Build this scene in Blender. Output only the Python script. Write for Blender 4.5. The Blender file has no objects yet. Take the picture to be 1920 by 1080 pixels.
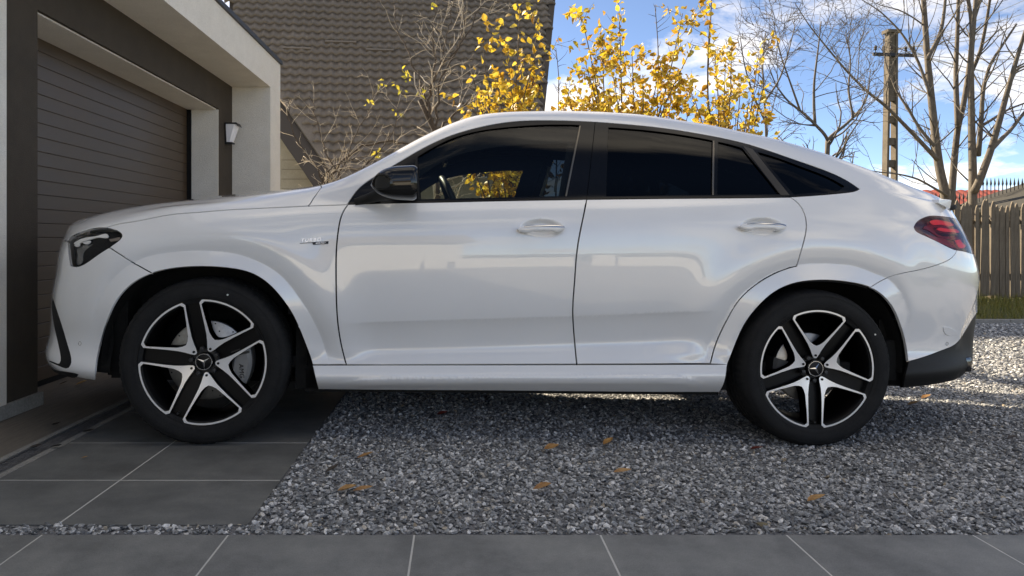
import bpy, bmesh, math, random
import numpy as np
from mathutils import Vector, Matrix
from mathutils.geometry import delaunay_2d_cdt

random.seed(7)
rng = np.random.default_rng(11)
SC = bpy.context.scene
COL = SC.collection

# ------------------------------------------------------------------ camera
# pinhole of the photograph: focal length 1331 px on a 1920 px wide frame, principal point (860, 450)
FPX, PU, PV, CAMZ = 1331.0, 860.0, 450.0, 0.95
cam_data = bpy.data.cameras.new('camera')
cam_data.sensor_width = 36.0
cam_data.lens = 36.0 * FPX / 1920.0
cam_data.shift_x = (960.0 - PU) / 1920.0
cam_data.shift_y = -(540.0 - PV) / 1920.0
cam_data.clip_start = 0.05
cam_data.clip_end = 5000.0
cam = bpy.data.objects.new('camera', cam_data)
COL.objects.link(cam)
cam.location = (0, 0, CAMZ)
cam.rotation_euler = (math.radians(90), 0, 0)
SC.camera = cam

# ------------------------------------------------------------------ light
SUN_ELEV = math.radians(31.0)
SUN_TRAVEL = math.radians(-50.0)          # light travels to the right and towards the camera
sun_dir = Vector((math.cos(SUN_TRAVEL) * math.cos(SUN_ELEV), math.sin(SUN_TRAVEL) * math.cos(SUN_ELEV), -math.sin(SUN_ELEV)))
sun_data = bpy.data.lights.new('sun', 'SUN')
sun_data.energy = 5.0
sun_data.angle = math.radians(0.5)
sun_data.color = (1.0, 0.93, 0.82)
sun = bpy.data.objects.new('sun', sun_data)
COL.objects.link(sun)
sun.rotation_euler = sun_dir.to_track_quat('-Z', 'Y').to_euler()

world = bpy.data.worlds.new('World')
SC.world = world
world.use_nodes = True
wn = world.node_tree.nodes
wl = world.node_tree.links
wn.clear()
w_out = wn.new('ShaderNodeOutputWorld')
w_bg = wn.new('ShaderNodeBackground')
w_bg.inputs['Strength'].default_value = 0.10
w_sky = wn.new('ShaderNodeTexSky')
w_sky.sky_type = 'NISHITA'
w_sky.sun_disc = False
w_sky.sun_elevation = SUN_ELEV
to_sun = -sun_dir
w_sky.sun_rotation = math.atan2(to_sun.x, to_sun.y)
w_sky.altitude = 1200
w_sky.air_density = 0.52
w_sky.dust_density = 0.25
w_sky.ozone_density = 3.6
# broken clouds by direction: the direction is flattened on to a cloud deck, so they shrink to the horizon
w_tc = wn.new('ShaderNodeTexCoord')
w_sep = wn.new('ShaderNodeSeparateXYZ')
w_add = wn.new('ShaderNodeMath'); w_add.operation = 'ADD'; w_add.inputs[1].default_value = 0.22
w_max = wn.new('ShaderNodeMath'); w_max.operation = 'MAXIMUM'; w_max.inputs[1].default_value = 0.05
w_dx = wn.new('ShaderNodeMath'); w_dx.operation = 'DIVIDE'
w_dy = wn.new('ShaderNodeMath'); w_dy.operation = 'DIVIDE'
w_cmb = wn.new('ShaderNodeCombineXYZ')
w_noise = wn.new('ShaderNodeTexNoise')
w_noise.inputs['Scale'].default_value = 1.55
w_noise.inputs['Detail'].default_value = 9.0
w_noise.inputs['Roughness'].default_value = 0.6
w_noise.inputs['Distortion'].default_value = 0.25
w_off = wn.new('ShaderNodeVectorMath'); w_off.operation = 'ADD'; w_off.inputs[1].default_value = (4.3, 1.7, 0.0)
w_ramp = wn.new('ShaderNodeValToRGB')
w_ramp.color_ramp.elements[0].position = 0.49
w_ramp.color_ramp.elements[1].position = 0.66
w_mix = wn.new('ShaderNodeMixRGB')
w_mix.inputs[2].default_value = (6.4, 6.3, 6.2, 1)
wl.new(w_tc.outputs['Generated'], w_sep.inputs[0])
wl.new(w_sep.outputs['Z'], w_add.inputs[0]); wl.new(w_add.outputs[0], w_max.inputs[0])
wl.new(w_sep.outputs['X'], w_dx.inputs[0]); wl.new(w_max.outputs[0], w_dx.inputs[1])
wl.new(w_sep.outputs['Y'], w_dy.inputs[0]); wl.new(w_max.outputs[0], w_dy.inputs[1])
wl.new(w_dx.outputs[0], w_cmb.inputs[0]); wl.new(w_dy.outputs[0], w_cmb.inputs[1])
wl.new(w_cmb.outputs[0], w_off.inputs[0])
wl.new(w_off.outputs[0], w_noise.inputs['Vector'])
wl.new(w_noise.outputs['Fac'], w_ramp.inputs['Fac'])
wl.new(w_ramp.outputs['Color'], w_mix.inputs[0])
wl.new(w_sky.outputs['Color'], w_mix.inputs[1])
wl.new(w_mix.outputs[0], w_bg.inputs['Color'])
wl.new(w_bg.outputs[0], w_out.inputs['Surface'])

SC.view_settings.view_transform = 'Standard'
SC.view_settings.look = 'None'
SC.view_settings.gamma = 1.0
SC.view_settings.use_curve_mapping = False
SC.view_settings.exposure = 1.48
SC.view_settings.use_white_balance = True       # the camera's white balance was set for open shade
SC.view_settings.white_balance_temperature = 7800
SC.view_settings.white_balance_tint = 10
SC.render.engine = 'CYCLES'
SC.cycles.max_bounces = 10
SC.cycles.transparent_max_bounces = 24
SC.cycles.use_denoising = True

# ------------------------------------------------------------------ helpers
def at_depth(u, v, Y):
    return np.array([(u - PU) / FPX * Y, Y, CAMZ - (v - PV) / FPX * Y])

def at_ground(u, v, z=0.0):
    Y = (CAMZ - z) * FPX / (v - PV)
    return np.array([(u - PU) / FPX * Y, Y, z])

def tag(o, label=None, cat=None, group=None, kind=None):
    if label: o['label'] = label
    if cat: o['category'] = cat
    if group: o['group'] = group
    if kind: o['kind'] = kind
    return o

def empty(name, loc=(0, 0, 0), rz=0.0, parent=None):
    o = bpy.data.objects.new(name, None)
    o.empty_display_size = 0.2
    o.location = loc
    o.rotation_euler = (0, 0, rz)
    COL.objects.link(o)
    o.parent = parent
    return o

def link(name, me, parent=None, loc=None):
    o = bpy.data.objects.new(name, me)
    COL.objects.link(o)
    o.parent = parent
    if loc is not None: o.location = loc
    return o

def pymesh(name, verts, faces, mat=None, smooth=False, mats=None, mat_idx=None):
    me = bpy.data.meshes.new(name)
    me.from_pydata([tuple(float(c) for c in v) for v in verts], [], [tuple(int(i) for i in f) for f in faces])
    if mats:
        for m in mats: me.materials.append(m)
        if mat_idx is not None:
            me.polygons.foreach_set('material_index', np.asarray(mat_idx, dtype=np.int32))
    elif mat: me.materials.append(mat)
    if smooth: me.polygons.foreach_set('use_smooth', np.ones(len(me.polygons), dtype=bool))
    me.update()
    return me

class MB:
    """collects boxes, prisms, tubes and lathes and links them as one mesh object"""
    def __init__(self): self.v = []; self.f = []; self.m = []; self.cur = 0
    def add(self, verts, faces):
        b = len(self.v)
        self.v += [tuple(map(float, p)) for p in verts]
        self.f += [tuple(int(i) + b for i in f) for f in faces]
        self.m += [self.cur] * len(faces)
        return self
    def box(self, x0, x1, y0, y1, z0, z1):
        v = [(x0, y0, z0), (x1, y0, z0), (x1, y1, z0), (x0, y1, z0), (x0, y0, z1), (x1, y0, z1), (x1, y1, z1), (x0, y1, z1)]
        return self.add(v, [(3, 2, 1, 0), (4, 5, 6, 7), (0, 1, 5, 4), (1, 2, 6, 5), (2, 3, 7, 6), (3, 0, 4, 7)])
    def cbox(self, x0, x1, y0, y1, z0, z1, c=0.004):
        """box with chamfered edges"""
        bm = bmesh.new()
        bmesh.ops.create_cube(bm, size=1.0)
        for q in bm.verts:
            q.co = Vector(((x0 + x1) / 2 + q.co.x * (x1 - x0), (y0 + y1) / 2 + q.co.y * (y1 - y0), (z0 + z1) / 2 + q.co.z * (z1 - z0)))
        bmesh.ops.bevel(bm, geom=bm.edges[:], offset=c, segments=2, affect='EDGES', profile=0.6)
        bm.verts.index_update()
        self.add([q.co[:] for q in bm.verts], [[q.index for q in f.verts] for f in bm.faces])
        bm.free()
        return self
    def prism(self, poly, y0, y1, axis='y'):
        """extrude a 2D polygon (a, b) along an axis; 'y': (x,z) polygon, 'x': (y,z) polygon, 'z': (x,y) polygon"""
        n = len(poly)
        def P(a, b, d):
            return (a, d, b) if axis == 'y' else ((d, a, b) if axis == 'x' else (a, b, d))
        v = [P(a, b, y0) for a, b in poly] + [P(a, b, y1) for a, b in poly]
        f = [tuple(range(n)), tuple(range(2 * n - 1, n - 1, -1))]
        f += [(i, i + n, (i + 1) % n + n, (i + 1) % n) for i in range(n)]
        return self.add(v, f)
    def tube(self, pts, radii, n=6, cap=True):
        v, f = tube_arrays(np.asarray(pts, float), np.asarray(radii, float), n, cap)
        return self.add(v, f)
    def lathe(self, prof, n=48, axis='y', center=(0, 0, 0), closed=False, a0=0.0, a1=2 * math.pi):
        """prof: (r, h) pairs turned about an axis through center"""
        full = abs((a1 - a0) - 2 * math.pi) < 1e-6
        m = len(prof); rows = n if full else n + 1
        v = []
        for i in range(rows):
            a = a0 + (a1 - a0) * i / n
            for r, h in prof:
                c, s = r * math.cos(a), r * math.sin(a)
                if axis == 'y': p = (c, h, s)
                elif axis == 'z': p = (c, s, h)
                else: p = (h, c, s)
                v.append((p[0] + center[0], p[1] + center[1], p[2] + center[2]))
        f = []
        for i in range(n):
            j = (i + 1) % rows
            for k in range(m if closed else m - 1):
                k2 = (k + 1) % m
                f.append((i * m + k, i * m + k2, j * m + k2, j * m + k))
        return self.add(v, f)
    def xform(self, M):
        self.v = [tuple(M @ Vector(p)) for p in self.v]
        return self
    def build(self, name, mat, parent=None, smooth=False, loc=None, auto=None, mats=None):
        me = pymesh(name, self.v, self.f, mat, smooth, mats, self.m if mats else None)
        o = link(name, me, parent, loc)
        if auto is not None:
            bm = bmesh.new(); bm.from_mesh(me)
            bmesh.ops.remove_doubles(bm, verts=bm.verts, dist=1e-6)
            bmesh.ops.recalc_face_normals(bm, faces=bm.faces)
            for e in bm.edges:
                e.smooth = not (len(e.link_faces) == 2 and e.calc_face_angle(0) > math.radians(auto))
            for fc in bm.faces: fc.smooth = True
            bm.to_mesh(me); bm.free()
        return o

def tube_arrays(P, R, n=6, cap=True):
    m = len(P)
    T = np.gradient(P, axis=0)
    T /= np.maximum(np.linalg.norm(T, axis=1, keepdims=True), 1e-9)
    ref = np.array([0.0, 0.0, 1.0]) if abs(T[0][2]) < 0.9 else np.array([1.0, 0.0, 0.0])
    A = np.empty_like(P)
    a = np.cross(T[0], ref); a /= np.linalg.norm(a)
    for i in range(m):
        a = a - T[i] * np.dot(a, T[i]); a /= max(np.linalg.norm(a), 1e-9); A[i] = a
    B = np.cross(T, A)
    ang = np.linspace(0, 2 * math.pi, n, endpoint=False)
    V = P[:, None, :] + R[:, None, None] * (np.cos(ang)[None, :, None] * A[:, None, :] + np.sin(ang)[None, :, None] * B[:, None, :])
    V = V.reshape(-1, 3)
    F = []
    for i in range(m - 1):
        for k in range(n):
            k2 = (k + 1) % n
            F.append((i * n + k, i * n + k2, (i + 1) * n + k2, (i + 1) * n + k))
    if cap:
        F.append(tuple(range(n - 1, -1, -1))); F.append(tuple((m - 1) * n + k for k in range(n)))
    return V, F

# ------------------------------------------------------------------ materials
def nodes_of(name):
    m = bpy.data.materials.new(name)
    m.use_nodes = True
    nt = m.node_tree
    return m, nt, nt.nodes['Principled BSDF']

def setp(b, **kw):
    for k, v in kw.items():
        b.inputs[k.replace('_', ' ')].default_value = v

def rgba(c): return (c[0], c[1], c[2], 1.0)

def ramp(nt, stops):
    r = nt.nodes.new('ShaderNodeValToRGB')
    e = r.color_ramp.elements
    while len(e) < len(stops): e.new(0.5)
    for i, (p, c) in enumerate(stops):
        e[i].position = p; e[i].color = rgba(c)
    return r

def noise_mat(name, c0, c1, scale=8.0, rough=0.7, bump=0.0, bscale=60.0, detail=6.0, metallic=0.0, spec=0.5, coords='Object',
              stretch=(1, 1, 1), fine=None, rough_var=0.0, bdist=0.01):
    """two colours mixed by noise, optional second fine speckle, optional bump"""
    m, nt, b = nodes_of(name)
    setp(b, Roughness=rough, Metallic=metallic)
    b.inputs['Specular IOR Level'].default_value = spec
    tc = nt.nodes.new('ShaderNodeTexCoord')
    mp = nt.nodes.new('ShaderNodeMapping'); mp.inputs['Scale'].default_value = stretch
    nt.links.new(tc.outputs[coords], mp.inputs[0])
    n = nt.nodes.new('ShaderNodeTexNoise')
    n.inputs['Scale'].default_value = scale; n.inputs['Detail'].default_value = detail; n.inputs['Roughness'].default_value = 0.65
    nt.links.new(mp.outputs[0], n.inputs['Vector'])
    r = ramp(nt, [(0.3, c0), (0.7, c1)])
    nt.links.new(n.outputs['Fac'], r.inputs['Fac'])
    col = r.outputs['Color']
    if fine:
        fs, fa = fine
        n3 = nt.nodes.new('ShaderNodeTexNoise'); n3.inputs['Scale'].default_value = fs; n3.inputs['Detail'].default_value = 3.0
        nt.links.new(mp.outputs[0], n3.inputs['Vector'])
        r3 = ramp(nt, [(0.25, (1 - fa,) * 3), (0.75, (1 + fa,) * 3)])
        nt.links.new(n3.outputs['Fac'], r3.inputs['Fac'])
        mx = nt.nodes.new('ShaderNodeMixRGB'); mx.blend_type = 'MULTIPLY'; mx.inputs[0].default_value = 1.0
        nt.links.new(col, mx.inputs[1]); nt.links.new(r3.outputs['Color'], mx.inputs[2])
        col = mx.outputs[0]
    nt.links.new(col, b.inputs['Base Color'])
    if rough_var:
        mr = nt.nodes.new('ShaderNodeMapRange')
        mr.inputs['To Min'].default_value = max(0.02, rough - rough_var); mr.inputs['To Max'].default_value = min(1, rough + rough_var)
        nt.links.new(n.outputs['Fac'], mr.inputs['Value']); nt.links.new(mr.outputs[0], b.inputs['Roughness'])
    if bump:
        n2 = nt.nodes.new('ShaderNodeTexNoise'); n2.inputs['Scale'].default_value = bscale; n2.inputs['Detail'].default_value = 4.0
        nt.links.new(mp.outputs[0], n2.inputs['Vector'])
        bp = nt.nodes.new('ShaderNodeBump'); bp.inputs['Strength'].default_value = bump; bp.inputs['Distance'].default_value = bdist
        nt.links.new(n2.outputs['Fac'], bp.inputs['Height']); nt.links.new(bp.outputs['Normal'], b.inputs['Normal'])
    return m

def plain(name, c, rough=0.5, metallic=0.0, coat=0.0, spec=0.5, var=0.04, vscale=6.0, coat_rough=0.03):
    """plain surface with a faint mottling so that it is never one flat value"""
    c = np.array(c)
    m = noise_mat(name, c * (1 - var), c * (1 + var), scale=vscale, rough=rough, metallic=metallic, spec=spec)
    b = m.node_tree.nodes['Principled BSDF']
    b.inputs['Coat Weight'].default_value = coat
    b.inputs['Coat Roughness'].default_value = coat_rough
    return m

def glass_mat(name, tint, rough=0.0, ior=1.45):
    """thin tinted pane: transparent with fresnel reflection"""
    m = bpy.data.materials.new(name); m.use_nodes = True
    nt = m.node_tree; nt.nodes.clear()
    out = nt.nodes.new('ShaderNodeOutputMaterial')
    tr = nt.nodes.new('ShaderNodeBsdfTransparent'); tr.inputs[0].default_value = rgba(tint)
    gl = nt.nodes.new('ShaderNodeBsdfGlossy'); gl.inputs['Roughness'].default_value = rough; gl.inputs[0].default_value = (1, 1, 1, 1)
    fr = nt.nodes.new('ShaderNodeFresnel'); fr.inputs['IOR'].default_value = ior
    mx = nt.nodes.new('ShaderNodeMixShader')
    nt.links.new(fr.outputs[0], mx.inputs[0]); nt.links.new(tr.outputs[0], mx.inputs[1]); nt.links.new(gl.outputs[0], mx.inputs[2])
    nt.links.new(mx.outputs[0], out.inputs[0])
    return m
M_BLACK0 = plain('dull_black', (.01, .01, .01), rough=.8, spec=.2)
# =================================================================== ground
def sst(a, b, x):
    t = np.clip((np.asarray(x, float) - a) / (b - a), 0, 1)
    return t * t * (3 - 2 * t)

def gz(X, Y):
    """height of the gravel yard: level with the paving, falling away behind the car, rising again to the lawn"""
    X = np.asarray(X, float); Y = np.asarray(Y, float)
    g = -.068 * sst(-.6, 1.5, X) * sst(2.35, 3.35, Y)
    g = g - .13 * sst(4.0, 5.5, Y) * sst(-1.2, .6, X) + .09 * sst(6.5, 9.0, Y) * sst(-1.2, .6, X)
    return g - .006

M_TILE = noise_mat('anthracite_porcelain', (.115, .118, .115), (.165, .167, .160), scale=3.2, rough=.55, spec=.4, fine=(150, .16), bump=.06, bscale=120, stretch=(1, 3.2, 1), rough_var=.12, bdist=.002)
M_TILE_B = noise_mat('anthracite_porcelain_dusty', (.165, .168, .162), (.225, .225, .215), scale=2.3, rough=.6, spec=.35, fine=(130, .18), bump=.06, bscale=110, stretch=(3.0, 1, 1), rough_var=.12, bdist=.002)
def tile_detail(m, speck=.45, stain=.28):
    """pale specks, dusty blotches and fine scuffs on a slab material"""
    nt = m.node_tree; b = nt.nodes['Principled BSDF']
    src = b.inputs['Base Color'].links[0].from_socket
    geo = nt.nodes.new('ShaderNodeNewGeometry')
    n1 = nt.nodes.new('ShaderNodeTexNoise'); n1.inputs['Scale'].default_value = 210; n1.inputs['Detail'].default_value = 2
    r1 = ramp(nt, [(.66, (0, 0, 0)), (.74, (1, 1, 1))])
    n2 = nt.nodes.new('ShaderNodeTexNoise'); n2.inputs['Scale'].default_value = 2.6; n2.inputs['Detail'].default_value = 9; n2.inputs['Roughness'].default_value = .72
    r2 = ramp(nt, [(.35, (1 - stain,) * 3), (.5, (1, 1, 1)), (.72, (1 + stain * 1.3, 1 + stain * 1.25, 1 + stain * 1.1))])
    mp = nt.nodes.new('ShaderNodeMapping'); mp.inputs['Scale'].default_value = (5, 70, 1); mp.inputs['Rotation'].default_value = (0, 0, .5)
    n3 = nt.nodes.new('ShaderNodeTexNoise'); n3.inputs['Scale'].default_value = 3; n3.inputs['Detail'].default_value = 3
    r3 = ramp(nt, [(.64, (0, 0, 0)), (.76, (1, 1, 1))])
    for n_ in (n1, n2): nt.links.new(geo.outputs['Position'], n_.inputs['Vector'])
    nt.links.new(geo.outputs['Position'], mp.inputs[0]); nt.links.new(mp.outputs[0], n3.inputs['Vector'])
    nt.links.new(n1.outputs['Fac'], r1.inputs['Fac']); nt.links.new(n2.outputs['Fac'], r2.inputs['Fac']); nt.links.new(n3.outputs['Fac'], r3.inputs['Fac'])
    mul = nt.nodes.new('ShaderNodeMixRGB'); mul.blend_type = 'MULTIPLY'; mul.inputs[0].default_value = 1
    nt.links.new(src, mul.inputs[1]); nt.links.new(r2.outputs['Color'], mul.inputs[2])
    col = mul.outputs[0]
    for r_, a_ in ((r1, speck), (r3, .10)):
        ml = nt.nodes.new('ShaderNodeMath'); ml.operation = 'MULTIPLY'; ml.inputs[1].default_value = a_
        nt.links.new(r_.outputs['Color'], ml.inputs[0])
        mx = nt.nodes.new('ShaderNodeMixRGB'); mx.inputs[2].default_value = (.36, .36, .34, 1)
        nt.links.new(ml.outputs[0], mx.inputs[0]); nt.links.new(col, mx.inputs[1]); col = mx.outputs[0]
    nt.links.new(col, b.inputs['Base Color'])
tile_detail(M_TILE); tile_detail(M_TILE_B)
M_GROUT = noise_mat('grout', (.50, .49, .46), (.60, .59, .55), scale=20, rough=.9)
M_CONC = noise_mat('concrete_strip', (.20, .195, .18), (.32, .31, .285), scale=6, rough=.9, fine=(80, .2), bump=.3, bscale=90)
M_APRON = noise_mat('apron_stone', (.115, .098, .080), (.185, .160, .132), scale=4, rough=.7, fine=(60, .2), stretch=(14, 1.2, 1), bump=.15, bscale=40)
M_GRAVELBASE = noise_mat('gravel_bed', (.10, .10, .105), (.27, .27, .275), scale=70, rough=.95, detail=8, bump=1.0, bscale=75, bdist=.015)
M_LAWN = noise_mat('lawn_soil', (.045, .055, .018), (.10, .095, .04), scale=3, rough=.95, fine=(40, .3), bump=.5, bscale=30)

# one sheet out to the horizon
me = pymesh('ground', [(-600, -600, -.42), (600, -600, -.42), (600, 900, -.42), (-600, 900, -.42)], [(0, 1, 2, 3)], M_LAWN)
tag(link('ground', me), 'grassy ground reaching out beyond the yard', kind='structure')

def sheet(name, xs, ys, zf, mat, smooth=True):
    X, Y = np.meshgrid(xs, ys)
    V = np.stack([X.ravel(), Y.ravel(), zf(X, Y).ravel()], -1)
    nx = len(xs)
    F = [(j * nx + i, j * nx + i + 1, (j + 1) * nx + i + 1, (j + 1) * nx + i) for j in range(len(ys) - 1) for i in range(nx - 1)]
    o = link(name, pymesh(name, V, F, mat, smooth))
    return o
KERB_Y = 9.0
tag(sheet('gravel_yard', np.linspace(-1.95, 16, 90), np.linspace(2.2, KERB_Y, 60), gz, M_GRAVELBASE), kind='structure')
tag(sheet('lawn', np.linspace(-6, 22, 30), np.linspace(KERB_Y + .08, 34, 30), lambda X, Y: gz(X, KERB_Y) + .03 + .0 * Y, M_LAWN), kind='structure')
# kerb between gravel and lawn
kb_ = MB()
for i in range(18):
    x0 = -2 + i * 1.0
    kb_ = MB().cbox(.004, .996, 0, .08, -.2, .055, .006)
    if i == 0:
        kerb_root = empty('kerb', (0, 0, 0)); tag(kerb_root, 'pale concrete kerb between the gravel and the lawn', kind='structure')
        kerb_me = kb_.build('kerb_stone', M_CONC, kerb_root).data
        bpy.data.objects['kerb_stone'].location = (x0, KERB_Y, float(gz(x0 + .5, KERB_Y)))
    else:
        link('kerb_stone', kerb_me, kerb_root, (x0, KERB_Y, float(gz(x0 + .5, KERB_Y))))

# paving: the row of slabs along the front and the pad under the front wheel
pav = empty('paving'); tag(pav, 'dark grey porcelain paving slabs along the edge of the gravel', kind='structure')
def slab_mesh(name, w, d, mat):
    b = MB().cbox(0, w, 0, d, -.02, 0, .0016)
    return pymesh(name, b.v, b.f, mat)
m6 = [slab_mesh('paving_slab', .5942, .5942, m) for m in (M_TILE, M_TILE_B)]
random.seed(3)
for r in range(4):
    for k in range(-6, 14):
        o = link('paving_slab', m6[1], pav, (-.74 + .6 * k, 2.292 - .6 * (r + 1) + .002, -.0006 * random.random()))
        o.rotation_euler = (random.uniform(-.0004, .0004), random.uniform(-.0004, .0004), 0)
MB().box(-4.34, 7.66, -.11, 2.2885, -.06, -.0012).build('grout_bed', M_GROUT, pav)
pad = empty('paving_pad'); tag(pad, 'dark slab pad under the front wheel of the car', kind='structure')
rows = [(2.372, 2.807), (2.813, 3.324), (3.330, 3.915), (3.919, 4.505), (4.509, 5.095), (5.099, 5.685), (5.689, 6.275), (6.279, 6.86)]
for (x0, x1) in ((-1.828, -1.344), (-1.338, -.705)):
    for (y0, y1) in rows:
        link('paving_slab', slab_mesh('paving_slab', x1 - x0, y1 - y0, M_TILE), pad, (x0, y0, -.0008 * random.random()))
MB().box(-1.826, -.708, 2.375, 6.857, -.06, -.0012).build('grout_bed', M_GROUT, pad)

# drain channel along the garage and the stone apron behind it
dr = empty('drain_channel', (0, 0, 0)); tag(dr, 'metal grated drain channel in front of the garage', 'drain')
MB().box(-1.868, -1.831, .4, 7.6, -.05, -.001).build('concrete_edge', M_CONC, dr)
MB().box(-2.005, -1.972, .4, 7.6, -.05, -.002).build('concrete_edge', M_CONC, dr)
MB().box(-1.972, -1.868, .4, 7.6, -.09, -.05).build('channel_bed', M_BLACK0 if 'M_BLACK0' in globals() else M_CONC, dr)
M_GRATE = plain('galvanised_grate', (.16, .165, .17), rough=.45, metallic=.7, var=.2, vscale=20)
bar = MB().box(-1.969, -1.871, 0, .010, -.03, -.006); bar_me = pymesh('grate_bar', bar.v, bar.f, M_GRATE)
for i in range(150):
    link('grate_bar', bar_me, dr, (0, 2.1 + i * .018, 0))
for x in (-1.969, -1.881):
    MB().box(x, x + .010, .4, 7.6, -.03, -.004).build('grate_rail', M_GRATE, dr)
MB().box(-2.9, -2.006, .4, 9.2, -.10, -.004).build('apron', M_APRON)
tag(bpy.data.objects['apron'], 'brownish stone apron in front of the garage door', kind='structure')
# =================================================================== garage
M_STUCCO = noise_mat('cream_stucco', (.72, .68, .60), (.80, .76, .68), scale=5, rough=.92, fine=(160, .10), bump=.9, bscale=150, bdist=.006)
M_DSTUCCO = noise_mat('dark_brown_stucco', (.042, .032, .022), (.058, .045, .031), scale=5, rough=.9, fine=(160, .15), bump=.5, bscale=190, bdist=.006)
M_SLAT = noise_mat('brown_door_metal', (.060, .040, .024), (.078, .053, .033), scale=2, rough=.42, spec=.5, stretch=(1, 1, 6), fine=(40, .08), rough_var=.08)
M_FLASH = plain('dark_flashing', (.035, .036, .04), rough=.45, metallic=.4)
XW, XP, XD = -2.42, -2.01, -2.74
gar = empty('garage', (XW, 5.6, 0)); tag(gar, 'cream and dark brown garage with overhanging portal and roller door', 'garage')
def gpart(name, mat, *boxes):
    b = MB()
    for q in boxes: b.box(*q)
    b.xform(Matrix.Translation((-XW, -5.6, 0)))
    return b.build(name, mat, gar)
gpart('dark_wall', M_DSTUCCO, (XW - .30, XW, 3.78, 4.08, 0, 2.61))
gpart('dark_wall', M_DSTUCCO, (XW - .30, XW, 4.08, 7.16, 2.275, 2.61))
gpart('dark_wall', M_DSTUCCO, (XW - .30, XW, 7.16, 7.585, 0, 2.61))
gpart('reveal', M_STUCCO, (XD, XW - .025, 4.10, 7.155, 2.264, 2.274))
gpart('reveal', M_STUCCO, (XD, XW - .002, 7.149, 7.159, 0, 2.264))
gpart('reveal', M_STUCCO, (XD, XW - .06, 4.081, 4.086, 0, 2.264))
gpart('near_wall', M_STUCCO, (XW - .30, XW + .014, -3.0, 3.778, 0, 3.0))
gpart('portal_roof', M_STUCCO, (-9.0, XP, -3.0, 8.0, 2.585, 2.925))
gpart('portal_side', M_STUCCO, (-9.0, XP - .001, 7.583, 7.999, 0, 2.584))
gpart('roof_flashing', M_FLASH, (-9.0, XP + .022, -3.0, 8.02, 2.927, 2.965))
gpart('plinth', M_CONC, (XW - .28, XW + .022, 3.70, 4.10, 0, .075))
gpart('inner_wall', M_DSTUCCO, (-9.0, -2.98, -3.0, 7.58, 0, 2.58))
gd = empty('garage_door', (0, 0, 0), parent=gar)
SLH = .0935
n_sl = 24
prof = [(0, .0), (.0, .003), (-.003, .005)]
sl = MB().prism([(0.0, .0025), (.0015, .0012), (.006, .0012), (.0078, .004), (.0078, SLH - .004), (.006, SLH - .001), (0, SLH - .001)], 4.06, 7.18)
sl_me = pymesh('door_slat', [(x + XD - XW, y - 5.6, z) for x, y, z in sl.v], sl.f, M_SLAT)
for i in range(n_sl):
    link('door_slat', sl_me, gd, (0, 0, .03 + i * SLH))
MB().box(XD - .05 - XW, XD - .001 - XW, 4.0 - 5.6, 7.3 - 5.6, 0, 2.4).build('door_backing', M_BLACK0, gd)
MB().box(XD + .001 - XW, XD + .016 - XW, 4.10 - 5.6, 7.14 - 5.6, .0, .032).build('bottom_seal', M_BLACK0, gd)
MB().box(XD + .002 - XW, XD + .05 - XW, 7.132 - 5.6, 7.147 - 5.6, 0, 2.26).build('guide_rail', M_BLACK0, gd)
# stuff lying against the bottom of the door is left to the fallen leaves

# wall lamp on the dark strip
lx, ly, lz = XW, 7.38, 2.03
lamp = empty('wall_lamp', (lx, ly, lz)); lamp.scale = (.88, .88, .88); tag(lamp, 'black wall lamp with tapered white glass beside the garage door', 'wall lamp')
M_LBLK = plain('lamp_black', (.012, .012, .012), rough=.4)
M_OPAL = plain('opal_glass', (.85, .85, .88), rough=.25, coat=.4)
MB().cbox(0, .022, -.045, .045, -.10, .155, .004).build('back_plate', M_LBLK, lamp)
MB().prism([(.018, .135), (.142, .138), (.160, .11), (.166, .11), (.147, .150), (.018, .150)], -.078, .078).build('hood', M_LBLK, lamp)
b = MB()
z0, z1 = -.075, .132
w0, w1 = .042, .072
V = []
for (z, w, o) in ((z0, w0, .085), (z1, w1, .150)):
    V += [(.022, -w, z), (o - .03, -w, z), (o, -w * .55, z), (o, w * .55, z), (o - .03, w, z), (.022, w, z)]
F = [tuple(range(5, -1, -1)), tuple(range(6, 12))] + [(i, (i + 1) % 6, (i + 1) % 6 + 6, i + 6) for i in range(6)]
b.add(V, F).build('glass_shade', M_OPAL, lamp)
MB().cbox(.018, .092, -.046, .046, -.095, -.076, .004).build('base_cap', M_LBLK, lamp)
# =================================================================== house behind
M_RTILE = noise_mat('brown_metal_tile', (.135, .110, .086), (.190, .156, .123), scale=1.5, rough=.5, spec=.45, fine=(30, .12), coords='Object')
M_BARGE = plain('brown_bargeboard', (.045, .034, .025), rough=.6)
M_HWALL = noise_mat('beige_house_wall', (.36, .33, .26), (.46, .42, .34), scale=3, rough=.9, fine=(70, .12), bump=.3, bscale=60)
house = empty('neighbour_house', (-2.0, 16, -.2)); tag(house, 'house with large brown metal tile roof behind the shrubs', 'house')
HO = np.array([-2.0, 16, -.2])
O0 = at_depth(800, 340, 14.5)
YAW, PIT = math.radians(8.0), math.radians(55)
rd_ = np.array([math.cos(YAW), math.sin(YAW), 0]); up_ = np.array([-math.sin(YAW) * math.cos(PIT), math.cos(YAW) * math.cos(PIT), math.sin(PIT)])
nn_ = np.cross(rd_, up_)                                # towards the camera and up
WAVE, STEP = .222, .248
def roof_pt(a, b, h=0.0): return O0 + rd_ * a + up_ * b + nn_ * h
def to_px(P):
    P = np.asarray(P); return PU + FPX * P[..., 0] / P[..., 1], PV - FPX * (P[..., 2] - CAMZ) / P[..., 1]
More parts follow.
